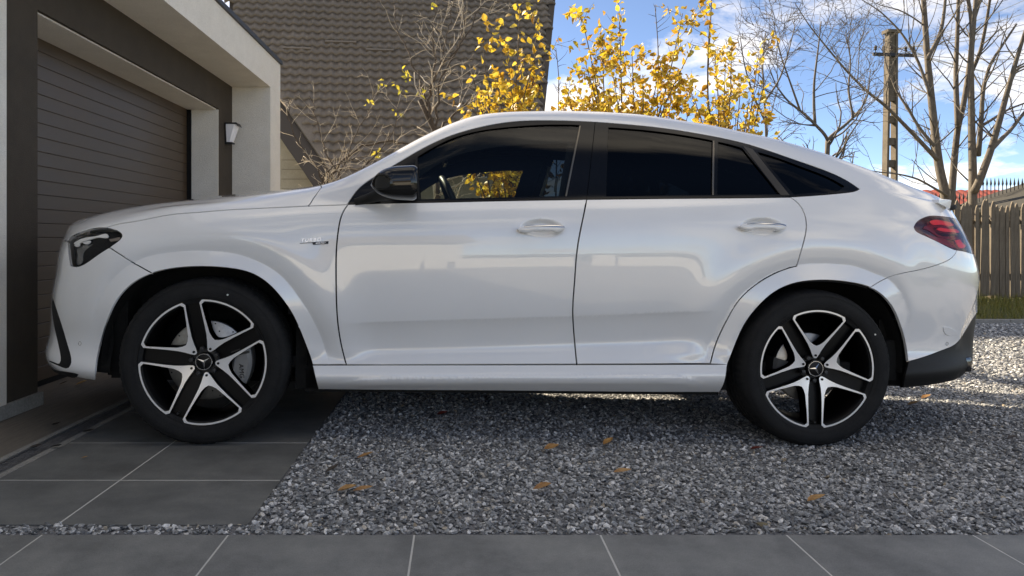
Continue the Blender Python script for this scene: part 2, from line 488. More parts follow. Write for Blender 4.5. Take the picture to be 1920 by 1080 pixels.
def px_roof(u, v):
    d = np.array([(u - PU) / FPX, 1.0, -(v - PV) / FPX]); c = np.array([0, 0, CAMZ])
    k = np.dot(O0 - c, nn_) / np.dot(d, nn_); P = c + d * k
    return np.array([np.dot(P - O0, rd_), np.dot(P - O0, up_)])
ROOF_PX = [(430, -60), (1041, -60), (1030, 40), (1012, 215), (1003, 330), (640, 333), (526, 172), (430, 40)]
roof_poly = np.array([px_roof(*q) for q in ROOF_PX])
# one tile: a wave of the sheet with its step
xs = np.linspace(-.5, .5, 9)
wav = .050 * (np.cos(2 * math.pi * xs) * .5 + .5) ** 1.2
tv = []; tf = []
for (b, dh) in ((0.0, .0), (0.0, .072), (.5, .038), (1.02, .001)):
    for i, x in enumerate(xs):
        tv.append(rd_ * (x * WAVE) + up_ * (b * STEP - (-.004 * math.cos(2 * math.pi * x) if b == 0 else 0)) + nn_ * (wav[i] + dh))
nX = len(xs)
tf = [(j * nX + i, j * nX + i + 1, (j + 1) * nX + i + 1, (j + 1) * nX + i) for j in range(3) for i in range(nX - 1)]
tile_me = pymesh('roof_tile', tv, tf, M_RTILE, True)
for e in tile_me.edges: pass
def in_poly(p, poly):
    c = False; n = len(poly)
    for i in range(n):
        (x0, y0), (x1, y1) = poly[i], poly[(i + 1) % n]
        if (y0 > p[1]) != (y1 > p[1]) and p[0] < (x1 - x0) * (p[1] - y0) / (y1 - y0) + x0: c = not c
    return c
lo, hi = roof_poly.min(0), roof_poly.max(0)
cells = []
for j in range(int(lo[1] / STEP) - 1, int(hi[1] / STEP) + 2):
    for i in range(int(lo[0] / WAVE) - 1, int(hi[0] / WAVE) + 2):
        a, b = i * WAVE, j * STEP
        if in_poly((a, b + STEP * .4), roof_poly): cells.append((a, b))
def seen(c):
    u, v = to_px(roof_pt(c[0], c[1])); return 528 < u < 1012 and -4 < v < 270
vis_ = [c for c in cells if seen(c)]
vis_.sort(key=lambda c: abs(to_px(roof_pt(*c))[0] - 740) + abs(to_px(roof_pt(*c))[1] - 110))
single = set(vis_[:300])
roof = MB().add([roof_pt(a, b, -.02) - HO for a, b in roof_poly], [tuple(range(len(roof_poly)))]).build('roof', M_BARGE, house)
rest = MB()
for (a, b) in cells:
    P = roof_pt(a, b) - HO
    if (a, b) in single: link('roof_tile', tile_me, roof, tuple(P))
    else: rest.add([q + P for q in np.array(tv)], tf)
o = rest.build('roof_tiles_rest', M_RTILE, roof, smooth=True); o['kind'] = 'stuff'; o.name = 'roof_tile_field'
def board(name, p0, p1, wid, thick, mat, par=house, lift=0.0):
    """board along a roof edge"""
    A, B = roof_pt(*p0), roof_pt(*p1)
    d = (B - A) / np.linalg.norm(B - A); s = np.cross(nn_, d)
    V = []
    for P in (A, B):
        for (x, y) in ((-wid / 2, -thick), (wid / 2, -thick), (wid / 2, lift), (-wid / 2, lift)): V.append(P + s * x + nn_ * y - HO)
    return MB().add(V, [(0, 1, 2, 3), (7, 6, 5, 4), (0, 4, 5, 1), (1, 5, 6, 2), (2, 6, 7, 3), (3, 7, 4, 0)]).build(name, mat, par)
board('bargeboard', px_roof(1041, -60), px_roof(1005, 300), .16, .30, M_BARGE, lift=.05)
board('verge_soffit', px_roof(495, 168), px_roof(640, 372), .62, .05, M_BARGE, lift=-.03)
board('bargeboard', px_roof(505, 140), px_roof(652, 350), .26, .10, M_RTILE, lift=.035)
board('bargeboard', px_roof(497, 178), px_roof(628, 372), .30, .26, M_BARGE, lift=-.06)
for (u0, v0, u1, v1) in ((525, 95, 583, 97), (610, 83.5, 668, 85), (686, 98.5, 738, 100)):
    A, B = px_roof(u0, v0), px_roof(u1, v1)
    board('snow_guard', A, B, .05, -.02, M_RTILE, roof, lift=.11)
# walls under the roof
wz1 = roof_pt(0, -.8)[2]
wl_ = MB()
A = at_depth(440, 420, 15.2); B = at_depth(660, 420, 15.6)
wall_v = [A * [1, 1, 0] + [0, 0, -.3], B * [1, 1, 0] + [0, 0, -.3], B * [1, 1, 0] + [0, 0, 2.0], at_depth(545, 240, 15.4), A * [1, 1, 0] + [0, 0, 4.4]]
wl_.add([q - HO for q in wall_v] + [q - HO + np.array([0, .4, 0]) for q in wall_v], [(0, 1, 2, 3, 4), (9, 8, 7, 6, 5)] + [(i, i + 5, (i + 1) % 5 + 5, (i + 1) % 5) for i in range(5)])
wl_.build('wall', M_HWALL, house)
A = at_depth(640, 420, 15.7); B = at_depth(1000, 420, 16.6)
wl_ = MB(); wv = [A * [1, 1, 0] + [0, 0, -.3], B * [1, 1, 0] + [0, 0, -.3], B * [1, 1, 0] + [0, 0, 2.4], A * [1, 1, 0] + [0, 0, 2.4]]
wl_.add([q - HO for q in wv] + [q - HO + np.array([0, .4, 0]) for q in wv], [(0, 1, 2, 3), (7, 6, 5, 4)] + [(i, i + 4, (i + 1) % 4 + 4, (i + 1) % 4) for i in range(4)])
wl_.build('wall', M_HWALL, house)
for k in range(4):                                      # block courses of the low wall
    A = at_depth(528, 300 + 18 * k, 15.12) - HO; B = at_depth(610, 300 + 18 * k, 15.28) - HO
    MB().add([A, B, B + [0, 0, .012], A + [0, 0, .012], A + [0, .05, 0], B + [0, .05, 0], B + [0, .05, .012], A + [0, .05, .012]], [(0, 1, 2, 3), (7, 6, 5, 4), (0, 4, 5, 1), (3, 2, 6, 7)]).build('wall_joint', noise_mat('mortar_joint', (.26, .23, .18), (.3, .27, .21), rough=.9) if k == 0 else bpy.data.materials['mortar_joint'], house)

# =================================================================== picket fence
M_WOOD = noise_mat('weathered_wood', (.105, .082, .056), (.21, .168, .120), scale=6, rough=.85, stretch=(6, 6, .6), fine=(60, .25), bump=.4, bscale=50)
FY = 12.5
fence = empty('picket_fence', (0, FY, -.05)); tag(fence, 'weathered wooden picket fence with pointed tops behind the car', 'fence')
random.seed(21)
pks = []
for q in range(4):
    w = .034 + .003 * q
    b = MB().prism([(-w, 0), (w, 0), (w * .96, 1.55), (w * .45, 1.63), (0, 1.66), (-w * .5, 1.62), (-w * .97, 1.54)], -.011, .011)
    pks.append(pymesh('picket', b.v, b.f, M_WOOD))
x = -3.2
while x < 13.5:
    o = link('picket', random.choice(pks), fence, (x, random.uniform(-.008, .008) - .035, random.uniform(-.05, .03)))
    o.rotation_euler = (random.uniform(-.012, .012), random.uniform(-.022, .022), random.uniform(-.06, .06))
    o.scale = (random.uniform(.9, 1.12), 1, random.uniform(.97, 1.03))
    x += random.uniform(.082, .096)
for z in (.35, 1.28):
    MB().cbox(-3.3, 13.6, .0, .045, z, z + .085, .004).build('rail', M_WOOD, fence)
for k in range(9):
    MB().cbox(-3.2 + k * 2.1, -3.1 + k * 2.1, .05, .15, -.2, 1.58, .006).build('post', M_WOOD, fence)

# iron railing with spikes further back
M_IRON = plain('dark_iron', (.02, .02, .022), rough=.5, metallic=.5)
rail = empty('iron_railing', (0, 19, 0)); tag(rail, 'dark iron railing with spear tops far behind the picket fence', 'railing')
b = MB().tube([(0, 0, 0), (0, 0, 2.05)], [.011, .011], 6).tube([(0, 0, 2.03), (0, 0, 2.08), (0, 0, 2.22)], [.010, .026, .002], 6)
rb_me = pymesh('railing_bar', b.v, b.f, M_IRON)
for i in range(84):
    x = 11.2 + i * .105
    h = 1.0 if i < 26 else 1.18
    link('railing_bar', rb_me, rail, (x, 0, 0)).scale = (1, 1, h)
for z in (.4, 1.85): MB().box(11.0, 20.2, -.015, .015, z, z + .04).build('railing_rail', M_IRON, rail)
# shed gable and red roof
shed = empty('garden_shed', (15.0, 17, -.05)); tag(shed, 'grey wooden shed with sloping roof behind the picket fence', 'shed')
M_SHED = noise_mat('shed_boards', (.05, .043, .03), (.085, .074, .052), scale=3, rough=.85, stretch=(8, 8, 1))
MB().prism([(-1.6, -.4), (2.6, -.4), (2.6, 2.55), (.9, 2.55), (-1.6, 1.72)], -.1, 2.4).build('wall', M_SHED, shed)
MB().prism([(-1.75, 1.70), (.9, 2.585), (2.8, 2.585), (2.8, 2.66), (.88, 2.66), (-1.78, 1.78)], -.3, 2.6).build('roof', plain('shed_roofing', (.03, .027, .02), rough=.95), shed)
M_REDT = noise_mat('red_roof_tile', (.32, .065, .045), (.46, .11, .075), scale=4, rough=.7, fine=(20, .2))
red = empty('red_roof_house', (30.6, 34, -.5)); tag(red, 'distant house with red tiled roof beyond the fence', 'house')
MB().box(-6.2, 10, .6, 8, -.4, 2.8).build('wall', M_HWALL, red)
xs_ = np.linspace(-6.8, 11, 260)
V = []; 
for (yy, zz) in ((0, 2.70), (2.6, 4.0)):
    for x in xs_: V.append((x, yy, zz + .05 * abs(math.sin(x * 7.0))))
n_ = len(xs_)
MB().add(V, [(i, i + 1, i + 1 + n_, i + n_) for i in range(n_ - 1)]).build('roof', M_REDT, red, smooth=False)

# =================================================================== power pole and wires
M_POLE = noise_mat('pole_concrete', (.085, .066, .044), (.16, .128, .090), scale=3, rough=.9, fine=(40, .15), bump=.3, bscale=40)
PY = 20.0
pole = empty('power_pole', tuple(at_depth(1666, 450, PY) * [1, 1, 0] + [0, 0, -.4]), math.radians(7)); tag(pole, 'concrete power pole with square openings and steel crossarm', 'utility pole')
H = at_depth(1676, 60, PY)[2] + .4
lean = .012
def pw(z): return .200 - .070 * z / H                   # half width
lv = [0.0]
z = .5
segs_ = []
while z < H * .70:
    segs_.append((z, z + .42)); z += .62
b = MB()
for s_ in (-1, 1):
    prev = None
    V = []
    for zz in np.linspace(0, H, 14):
        w = pw(zz); x0, x1 = (s_ * w, s_ * (w - .066)); V += [(x0 + lean * zz, -.10, zz), (x1 + lean * zz, -.10, zz), (x1 + lean * zz, .10, zz), (x0 + lean * zz, .10, zz)]
    F = [(4 * i + k, 4 * i + (k + 1) % 4, 4 * i + 4 + (k + 1) % 4, 4 * i + 4 + k) for i in range(13) for k in range(4)] + [(0, 3, 2, 1), (52, 53, 54, 55)]
    MB().add(V, F).build('pole_leg', M_POLE, pole)
edges_ = [0.0] + [q for s2 in segs_ for q in s2] + [H]
for i in range(0, len(edges_), 2):
    za, zb = edges_[i], edges_[i + 1]
    wa, wb = pw(za) - .063, pw(zb) - .063
    V = [(-wa + lean * za, -.07, za), (wa + lean * za, -.07, za), (wa + lean * za, .07, za), (-wa + lean * za, .07, za), (-wb + lean * zb, -.07, zb), (wb + lean * zb, -.07, zb), (wb + lean * zb, .07, zb), (-wb + lean * zb, .07, zb)]
    MB().add(V, [(3, 2, 1, 0), (4, 5, 6, 7), (0, 1, 5, 4), (1, 2, 6, 5), (2, 3, 7, 6), (3, 0, 4, 7)]).build('pole_web', M_POLE, pole)
za = at_depth(1676, 105, PY)[2] + .4
cx_ = lean * za
MB().box(cx_ - .66, cx_ + .66, -.16, -.11, za - .045, za + .045).build('crossarm', M_IRON, pole)
for x in (-.58, -.34, -.1, .34, .58):
    MB().lathe([(.0001, .20), (.03, .19), (.045, .14), (.03, .12), (.045, .08), (.012, .06), (.012, .0)], 10, 'z', center=(cx_ + x, -.135, za + .045)).build('insulator', plain('brown_porcelain', (.05, .035, .025), rough=.3) if x == -.58 else bpy.data.materials['brown_porcelain'], pole)
MB().box(lean * H - .2, lean * H + .2, -.13, .13, H - .04, H + .05).build('pole_cap', M_POLE, pole)
M_WIRE = plain('aluminium_wire', (.62, .62, .62), rough=.5, metallic=.3)
pt = at_depth(1676, 105, PY)
tgts = [(1930, -20), (1960, -5), (1990, 12), (1925, 40), (1960, 95), (1930, 130), (1990, 150), (1940, 165)]
for i, (u, v) in enumerate(tgts):
    A = at_depth(1660 + 6 * i, 100 - 3 * (i % 4), PY); B = at_depth(u + 300, v - (110 - v) * .0 - (105 - v) * -1.2 * 0 - 20, 24)
    B = A + (at_depth(u, v, 26) - A) * 2.0
    k = np.linspace(0, 1, 20)[:, None]
    P = A + (B - A) * k; P[:, 2] -= .9 * (4 * k[:, 0] * (1 - k[:, 0])) * .35
    w = MB().tube(P, np.full(20, .012), 4).build('overhead_wire', M_WIRE)
    tag(w, 'thin overhead wire running from the concrete pole', 'wire', 'overhead wires')
# =================================================================== the car
def nspline(xs, ys):
    """natural cubic spline, linear beyond its ends"""
    xs = np.asarray(xs, float); ys = np.asarray(ys, float)
    o = np.argsort(xs); xs = xs[o]; ys = ys[o]
    n = len(xs); h = np.diff(xs)
    A = np.zeros((n, n)); r = np.zeros(n)
    A[0, 0] = A[-1, -1] = 1
    for i in range(1, n - 1):
        A[i, i - 1] = h[i - 1]; A[i, i] = 2 * (h[i - 1] + h[i]); A[i, i + 1] = h[i]
        r[i] = 6 * ((ys[i + 1] - ys[i]) / h[i] - (ys[i] - ys[i - 1]) / h[i - 1])
    M = np.linalg.solve(A, r)
    d0 = (ys[1] - ys[0]) / h[0] - h[0] * M[1] / 6
    d1 = (ys[-1] - ys[-2]) / h[-1] + h[-1] * M[-2] / 6
    def f(x):
        x = np.asarray(x, float)
        k = np.clip(np.searchsorted(xs, x) - 1, 0, n - 2)
        a = (xs[k + 1] - x); b = (x - xs[k])
        y = (M[k] * a ** 3 + M[k + 1] * b ** 3) / (6 * h[k]) + (ys[k] / h[k] - M[k] * h[k] / 6) * a + (ys[k + 1] / h[k] - M[k + 1] * h[k] / 6) * b
        y = np.where(x < xs[0], ys[0] + d0 * (x - xs[0]), y)
        return np.where(x > xs[-1], ys[-1] + d1 * (x - xs[-1]), y)
    return f

def sstep(a, b, x):
    t = np.clip((np.asarray(x, float) - a) / (b - a), 0, 1)
    return t * t * (3 - 2 * t)

WB = 2.948                                            # wheelbase
CAR_O = np.array([-1.18, 3.27, 0.0])                  # ground under the outer face of the near front tyre
ex = np.array([2.94, 0.21, -0.07]); ex /= np.linalg.norm(ex)
ey = np.array([-0.21, 2.94, 0.0]); ey /= np.linalg.norm(ey)
ez = np.cross(ex, ey)
CB = np.stack([ex, ey, ez])                           # rows: car axes in the world
CAR_M = Matrix(((ex[0], ey[0], ez[0], CAR_O[0]), (ex[1], ey[1], ez[1], CAR_O[1]), (ex[2], ey[2], ez[2], CAR_O[2]), (0, 0, 0, 1)))
CAM_L = CB @ (np.array([0, 0, CAMZ]) - CAR_O)         # camera in car axes
YC = 0.975                                            # half width: the car is mirrored about y = YC

def c_proj(P):
    W = CAR_O + P @ CB
    return PU + FPX * W[..., 0] / W[..., 1], PV - FPX * (W[..., 2] - CAMZ) / W[..., 1]

def c_unproj(u, v, y):
    """the point of the plane y = const (car axes) seen at a pixel"""
    d = CB @ np.stack([(np.asarray(u, float) - PU) / FPX, np.ones_like(np.asarray(u, float)), -(np.asarray(v, float) - PV) / FPX])
    k = (y - CAM_L[1]) / d[1]
    return CAM_L[0] + d[0] * k, CAM_L[2] + d[2] * k

XA, XB = -0.33, 3.17                                  # where the nose and tail caps begin
# eight rings round the lower body; per ring: side points (u, v, y), nose (silhouette u, z), tail (silhouette u, z)
RING = [
    dict(y=.100, p=[(190, 722), (420, 728), (600, 731), (950, 734), (1355, 737), (1660, 733)], f=(92, .285), r=(1806, .30)),
    dict(y=.040, p=[(190, 711), (420, 716), (600, 719), (950, 720), (1355, 721), (1660, 718)], f=(86, .325), r=(1818, .335)),
    dict(y=.046, p=[(190, 672), (420, 681), (600, 684), (950, 683), (1355, 682), (1660, 680)], f=(88, .395), r=(1826, .42)),
    dict(y=.036, p=[(190, 604), (420, 606), (640, 605), (950, 597), (1330, 588), (1660, 588)], f=(95, .52), r=(1832, .585)),
    dict(y=.016, p=[(190, 545), (420, 535), (640, 530), (950, 522), (1330, 518), (1660, 518)], f=(97, .645), r=(1839, .745)),
    dict(y=.016, p=[(190, 492), (420, 467), (640, 458), (950, 452), (1330, 448), (1660, 460)], f=(105, .76), r=(1831, .91)),
    dict(y=.045, p=[(190, 445), (420, 412), (640, 402), (950, 395), (1330, 391), (1500, 392), (1660, 405)], f=(113, .885), r=(1807, 1.085)),
    dict(y=.080, p=[(200, 426), (254, 415), (309, 404), (371, 398), (414, 394.5), (488, 390.5), (579, 386), (652, 383.5), (793, 380), (950, 376.5), (1100, 373.8),
                    (1330, 371.5), (1486, 369.5), (1560, 370), (1660, 380)], f=(122, .955), r=(1789, 1.185)),
]
NR = len(RING)
TK = np.array([0, .035, .13, .34, .53, .71, .86, .925, 1.10, 1.30, 1.45, 1.80, 2.20])
TK_FULL = np.concatenate([TK, [2.60]])
T7, T10, T12 = TK[7], TK[10], TK[12]
TR = 1.60                                             # where side frame meets windscreen, roof and rear glass
NT = len(TK_FULL)
_h = np.diff(TK_FULL); _A = np.zeros((NT, NT)); _B = np.zeros((NT, NT)); _A[0, 0] = _A[-1, -1] = 1
for i in range(1, NT - 1):
    _A[i, i - 1] = _h[i - 1]; _A[i, i] = 2 * (_h[i - 1] + _h[i]); _A[i, i + 1] = _h[i]
    _B[i, i + 1] += 6 / _h[i]; _B[i, i] -= 6 / _h[i] + 6 / _h[i - 1]; _B[i, i - 1] += 6 / _h[i - 1]
SPL = np.linalg.solve(_A, _B)

for R in RING:
    u = np.array([q[0] for q in R['p']], float); v = np.array([q[1] for q in R['p']], float)
    x, z = c_unproj(u, v, R['y'])
    R['x'], R['z'] = x, z
    R['xf'], R['xr'] = -0.86, 3.86
def ring_z():
    for R in RING:
        ks = (R['x'] > R['xf'] + .12) & (R['x'] < R['xr'] - .12)
        R['zf'] = nspline(np.concatenate([[R['xf']], R['x'][ks], [R['xr']]]), np.concatenate([[R['f'][1]], R['z'][ks], [R['r'][1]]]))
ring_z()
NF, MF, NRR, MR = 2.1, 2.0, 2.3, 2.1

def ring_pt(j, s):
    """ring j at s: s = x on the side, one unit of s in either cap"""
    R = RING[j]
    s = np.asarray(s, float)
    x = np.array(s); y = np.full_like(x, R['y'])
    ff = s < XA
    ph = np.clip((XA - s), 0, 1) * math.pi / 2
    sn, cs = np.sin(ph), np.cos(ph)
    x = np.where(ff, XA - (XA - R['xf']) * sn ** (2 / NF), x)
    y = np.where(ff, R['y'] + (YC - R['y']) * (1 - np.maximum(cs, 0) ** (2 / MF)), y)
    rr = s > XB
    ph = np.clip((s - XB), 0, 1) * math.pi / 2
    sn, cs = np.sin(ph), np.cos(ph)
    x = np.where(rr, XB + (R['xr'] - XB) * sn ** (2 / NRR), x)
    y = np.where(rr, R['y'] + (YC - R['y']) * (1 - np.maximum(cs, 0) ** (2 / MR)), y)
    return np.stack([x, y, R['zf'](x)], -1)

# upper body: share of the half width where the rim (silhouette) lies, rise of the rim, crown
def ux(u, y, v=380): return float(c_unproj(u, v, y)[0])
a_fn = nspline([-.9, ux(200, .3), ux(400, .3), ux(560, .25), ux(640, .16), ux(750, .2), ux(900, .33), ux(1050, .36), ux(1300, .36), ux(1450, .35), ux(1600, .33), ux(1720, .3), 3.9],
               [.30, .34, .30, .20, .14, .17, .245, .29, .30, .30, .27, .20, .15])
c_fn = nspline([-.9, -.4, .3, .7, 1.2, 1.7, 2.4, 3.0, 3.4, 3.9], [.006, .03, .045, .03, .035, .045, .045, .035, .03, .02])
w_fn = lambda x: sstep(ux(590, .1), ux(760, .2), x)
SIL = [(122, 441), (130, 432), (147, 420), (167, 412), (204, 402), (254, 390.5), (300, 382.5), (351, 375), (410, 368), (470, 361), (527, 355.5), (575, 351), (604, 347.5), (643, 335), (693, 310), (733, 288),
       (793, 255), (843, 232), (877, 220), (910, 213), (960, 209), (1060, 207.5), (1130, 209.5), (1202, 214.5), (1324, 233), (1445, 259), (1527, 283.6), (1608, 314), (1689, 348.6), (1750, 372), (1785, 380)]
SIL_U = np.array([q[0] for q in SIL], float); SIL_V = np.array([q[1] for q in SIL], float)
z10_x = np.linspace(-.80, 3.72, 70)
z10_z = None

def upper_pts(B, z10f):
    x, y7, z7 = B[..., 0], B[..., 1], B[..., 2]
    hw = YC - y7
    y10 = y7 + a_fn(x) * hw
    z10 = np.maximum(z10f(x), z7 + 0.004)
    rise = z10 - z7
    w = w_fn(x)
    dy = y10 - y7
    c = c_fn(x) * np.clip(hw / .5, 0.02, 1)
    P = []
    for (zy_h, zz_h, zy_g, zz_g) in ((.30, .56, .27, .38), (.64, .86, .62, .76)):
        fy = zy_h + (zy_g - zy_h) * w; fz = zz_h + (zz_g - zz_h) * w
        P.append(np.stack([x, y7 + fy * dy, z7 + fz * rise], -1))
    P.append(np.stack([x, y10, z10], -1))
    P.append(np.stack([x, y10 + .45 * (YC - y10), z10 + .74 * c], -1))
    P.append(np.stack([x, np.full_like(x, YC), z10 + c], -1))
    P.append(np.stack([x, 2 * YC - P[3][..., 1], P[3][..., 2]], -1))
    return P

def controls(s, z10f):
    L = [ring_pt(j, s) for j in range(NR)]
    return np.stack(L + upper_pts(L[7], z10f), 0)      # (NT, N, 3)

def eval_t(C, t):
    k = np.clip(np.searchsorted(TK_FULL, t, side='right') - 1, 0, NT - 2)
    M = np.einsum('ij,jnc->inc', SPL, C)
    i = np.arange(len(t)); h = _h[k][:, None]
    a = (TK_FULL[k + 1] - t)[:, None]; b = (t - TK_FULL[k])[:, None]
    c0, c1, m0, m1 = C[k, i], C[k + 1, i], M[k, i], M[k + 1, i]
    return (m0 * a ** 3 + m1 * b ** 3) / (6 * h) + (c0 / h - m0 * h / 6) * a + (c1 / h - m1 * h / 6) * b

# calibrate the nose and tail so that each ring's outline meets the photograph's silhouette
sf = np.linspace(XA - 1, XA, 120); sr = np.linspace(XB, XB + 1, 120)
for _ in range(6):
    for j, R in enumerate(RING):
        uf = c_proj(ring_pt(j, sf))[0].min(); R['xf'] -= (uf - R['f'][0]) / 370 * .9
        ur = c_proj(ring_pt(j, sr))[0].max(); R['xr'] += (R['r'][0] - ur) / 345 * .9
    ring_z()
# calibrate the rim height so that the top outline meets the silhouette
z10_z = np.interp(z10_x, [-.8, .5, 1.2, 2.0, 3.0, 3.72], [.98, 1.12, 1.6, 1.66, 1.5, 1.2])
def s_of_x(x):
    """s of ring 7 at x"""
    x = np.asarray(x, float); R = RING[7]
    f = np.clip((XA - x) / (XA - R['xf']), 0, 1); r = np.clip((x - XB) / (R['xr'] - XB), 0, 1)
    return np.where(x < XA, XA - np.arcsin(f ** (NF / 2)) / (math.pi / 2), np.where(x > XB, XB + np.arcsin(r ** (NRR / 2)) / (math.pi / 2), x))
z10_lim = (z10_x > RING[7]['xf'] + .01) & (z10_x < RING[7]['xr'] - .01)
z10_x, z10_z = z10_x[z10_lim], z10_z[z10_lim]
tt = np.linspace(T7, T12, 60)
for _ in range(14):
    z10f = nspline(z10_x, z10_z)
    ss = s_of_x(z10_x)
    C = controls(ss, z10f)
    vmin = np.empty(len(ss)); um = np.empty(len(ss))
    for i in range(len(ss)):
        P = eval_t(np.repeat(C[:, i:i + 1], len(tt), 1), tt)
        uu, vv = c_proj(P); k = vv.argmin(); vmin[i] = vv[k]; um[i] = uu[k]
    tgt = np.interp(um, SIL_U, SIL_V)
    z10_z = z10_z + (vmin - tgt) / 370 * .8
z10_z = np.convolve(np.pad(z10_z, 1, mode='edge'), [.15, .7, .15], 'valid')
z10f = nspline(z10_x, z10_z)

def polydist(px, pz, line):
    """signed distance to a polyline; + on the left of its direction"""
    px = np.asarray(px); best = np.full(px.shape, 1e9); sg = np.zeros(px.shape)
    for (ax, az), (bx, bz) in zip(line[:-1], line[1:]):
        dx, dz = bx - ax, bz - az; L2 = dx * dx + dz * dz + 1e-12
        t = np.clip(((px - ax) * dx + (pz - az) * dz) / L2, 0, 1)
        qx, qz = px - ax - t * dx, pz - az - t * dz
        d = np.hypot(qx, qz)
        sgn = np.sign(dx * qz - dz * qx)
        m = d < best
        best = np.where(m, d, best); sg = np.where(m, sgn, sg)
    return best * sg

def smooth_line(pts, n=8):
    pts = np.asarray(pts, float)
    d = np.concatenate([[0], np.cumsum(np.linalg.norm(np.diff(pts, axis=0), axis=1))])
    fx, fy = nspline(d, pts[:, 0]), nspline(d, pts[:, 1])
    tt = np.linspace(0, d[-1], max(2, int(n * (len(pts) - 1)) + 1))
    return np.stack([fx(tt), fy(tt)], -1)

ARCH_F_OUT = [(158, 640), (163, 608), (176.6, 569), (196, 538), (223, 511), (254.4, 490), (293, 478), (340, 472), (390.5, 471), (441, 477), (480, 490), (519, 513), (550, 546), (573, 581), (592.6, 620), (604, 651), (613, 684)]
ARCH_F_IN = [(177.5, 709), (178.6, 690), (188, 643), (200, 604), (219.4, 561.6), (246.6, 532.5), (283.6, 513), (332, 502.5), (379, 500), (429, 503), (472, 513), (503, 532.5), (526.6, 558), (550, 593), (565.5, 628), (579, 663), (586, 684)]
ARCH_R_OUT = [(1332.5, 681), (1342, 646), (1361.7, 603), (1385, 564), (1416, 535), (1455, 512), (1494, 499), (1532.7, 495), (1571.6, 496), (1610.5, 501.5), (1649, 516), (1663, 521), (1686, 538), (1706, 568), (1720, 611), (1726, 650)]
ARCH_R_IN = [(1363.6, 684), (1377, 650), (1396.6, 607), (1420, 576), (1447, 551), (1482, 533), (1521, 526), (1560, 525.5), (1599, 530), (1630, 538), (1657, 555), (1676.6, 580), (1688, 607), (1698, 642), (1703, 676)]
def px_line(pts, y, n=6):
    q = smooth_line(pts, n)
    x, z = c_unproj(q[:, 0], q[:, 1], y)
    return np.stack([x, z], -1)
L_AFO, L_ARO = px_line(ARCH_F_OUT, .0), px_line(ARCH_R_OUT, .0)
L_CRE = px_line([(560, 612), (640, 607), (800, 601), (1000, 595), (1200, 588), (1330, 583), (1420, 580)], .03)
L_SIL = px_line([(612, 722), (640, 715), (690, 708), (800, 705.5), (954, 704), (1150, 703), (1260, 703), (1300, 709), (1335, 722)], .04)

HANDLE_C = [tuple(float(q) for q in c_unproj(np.array(u), np.array(v), .03)) for (u, v) in ((1016., 427.5), (1428., 424.5))]
L_RB = px_line([(1775, 640), (1776, 617), (1790, 590), (1812, 560), (1837, 530)], .30)
def disp(P):
    """fine forms of the flank: flared arches, door crease, sill fluting; metres outwards"""
    x, y, z = P[..., 0], P[..., 1], P[..., 2]
    o = np.zeros_like(x)
    for line, fade in ((L_AFO, 'f'), (L_ARO, 'r')):
        m = (x > line[:, 0].min() - .3) & (x < line[:, 0].max() + .3) & (z < line[:, 1].max() + .3) & (y < .45)
        if not m.any(): continue
        d = polydist(x[m], z[m], line)                 # + outside the arch (left of front-to-rear direction)
        # a lip rising to the arch edge, a sharp valley at the crease, a fillet swelling to the body
        din = np.maximum(-d, 0); dout = np.maximum(d, 0)
        b = np.where(d < 0, .020 * np.minimum(din / .085, 1.1), .015 * sstep(-.02, .085, dout) * np.exp(-(np.maximum(dout - .085, 0) / .11) ** 2))
        b = b + np.where(d < 0, 0, -.0022 * (1 - sstep(0, .03, dout)))
        if fade == 'f': b = b * sstep(-.62, -.42, x[m])
        else: b = b * (1 - sstep(3.36, 3.52, x[m]))
        b = b * sstep(.37, .45, z[m])
        if fade == 'f': b = b * np.where(x[m] < 0, sstep(.48, .66, z[m]), 1)
        else: b = b * np.where(x[m] > 3.0, sstep(.42, .60, z[m]), 1)
        o[m] += b
    m = (x > .55) & (x < 2.6) & (z < .75) & (y < .3)
    if m.any():
        d = -polydist(x[m], z[m], L_CRE)               # + below the crease
        dd = np.where(d > 0, d, 0)
        f = -.020 * (1 - np.exp(-(dd / .045))) * (1 - sstep(.13, .22, dd)) * sstep(-.001, .006, d)
        f = f * sstep(.60, .78, x[m]) * (1 - sstep(2.25, 2.5, x[m]))
        o[m] += f
        d = -polydist(x[m], z[m], L_SIL)
        xx = x[m]
        o[m] += .006 * sstep(-.003, .006, d) * (1 - sstep(.03, .06, d)) * (z[m] < .36) * sstep(L_SIL[0, 0], L_SIL[0, 0] + .25, xx) * (1 - sstep(L_SIL[-1, 0] - .25, L_SIL[-1, 0], xx))
    for (cx, cz) in HANDLE_C:
        m = (np.abs(x - cx) < .16) & (np.abs(z - cz) < .08) & (y < .3)
        if m.any():
            r = np.hypot((x[m] - cx) / .112, (z[m] - cz) / .046)
            o[m] -= .026 * (1 - sstep(.45, 1.0, r))
    m = (x > 3.3) & (z > .25) & (z < .85)
    if m.any():
        d = -polydist(x[m], z[m], L_RB)
        o[m] -= .016 * sstep(-.004, .05, d) * (1 - sstep(.10, .22, d))
    return o

def S(s, t):
    s = np.atleast_1d(np.asarray(s, float)); t = np.atleast_1d(np.asarray(t, float))
    P = eval_t(controls(s, z10f), t)
    P = P.copy()
    P[:, 1] -= disp(P) * np.where(t < TK[9], 1, 0)
    return P

def SN(s, t):
    e = 2.5e-3
    s = np.atleast_1d(np.asarray(s, float)); t = np.atleast_1d(np.asarray(t, float))
    lo, hi = XA - .995, XB + .995
    ds = S(np.minimum(s + e, hi), t) - S(np.maximum(s - e, lo), t)
    dt = S(s, np.minimum(t + e, 2.3)) - S(s, np.maximum(t - e, 0))
    n = np.cross(ds, dt)
    n /= np.maximum(np.linalg.norm(n, axis=1, keepdims=True), 1e-12)
    return n                                           # points outwards (towards -y)

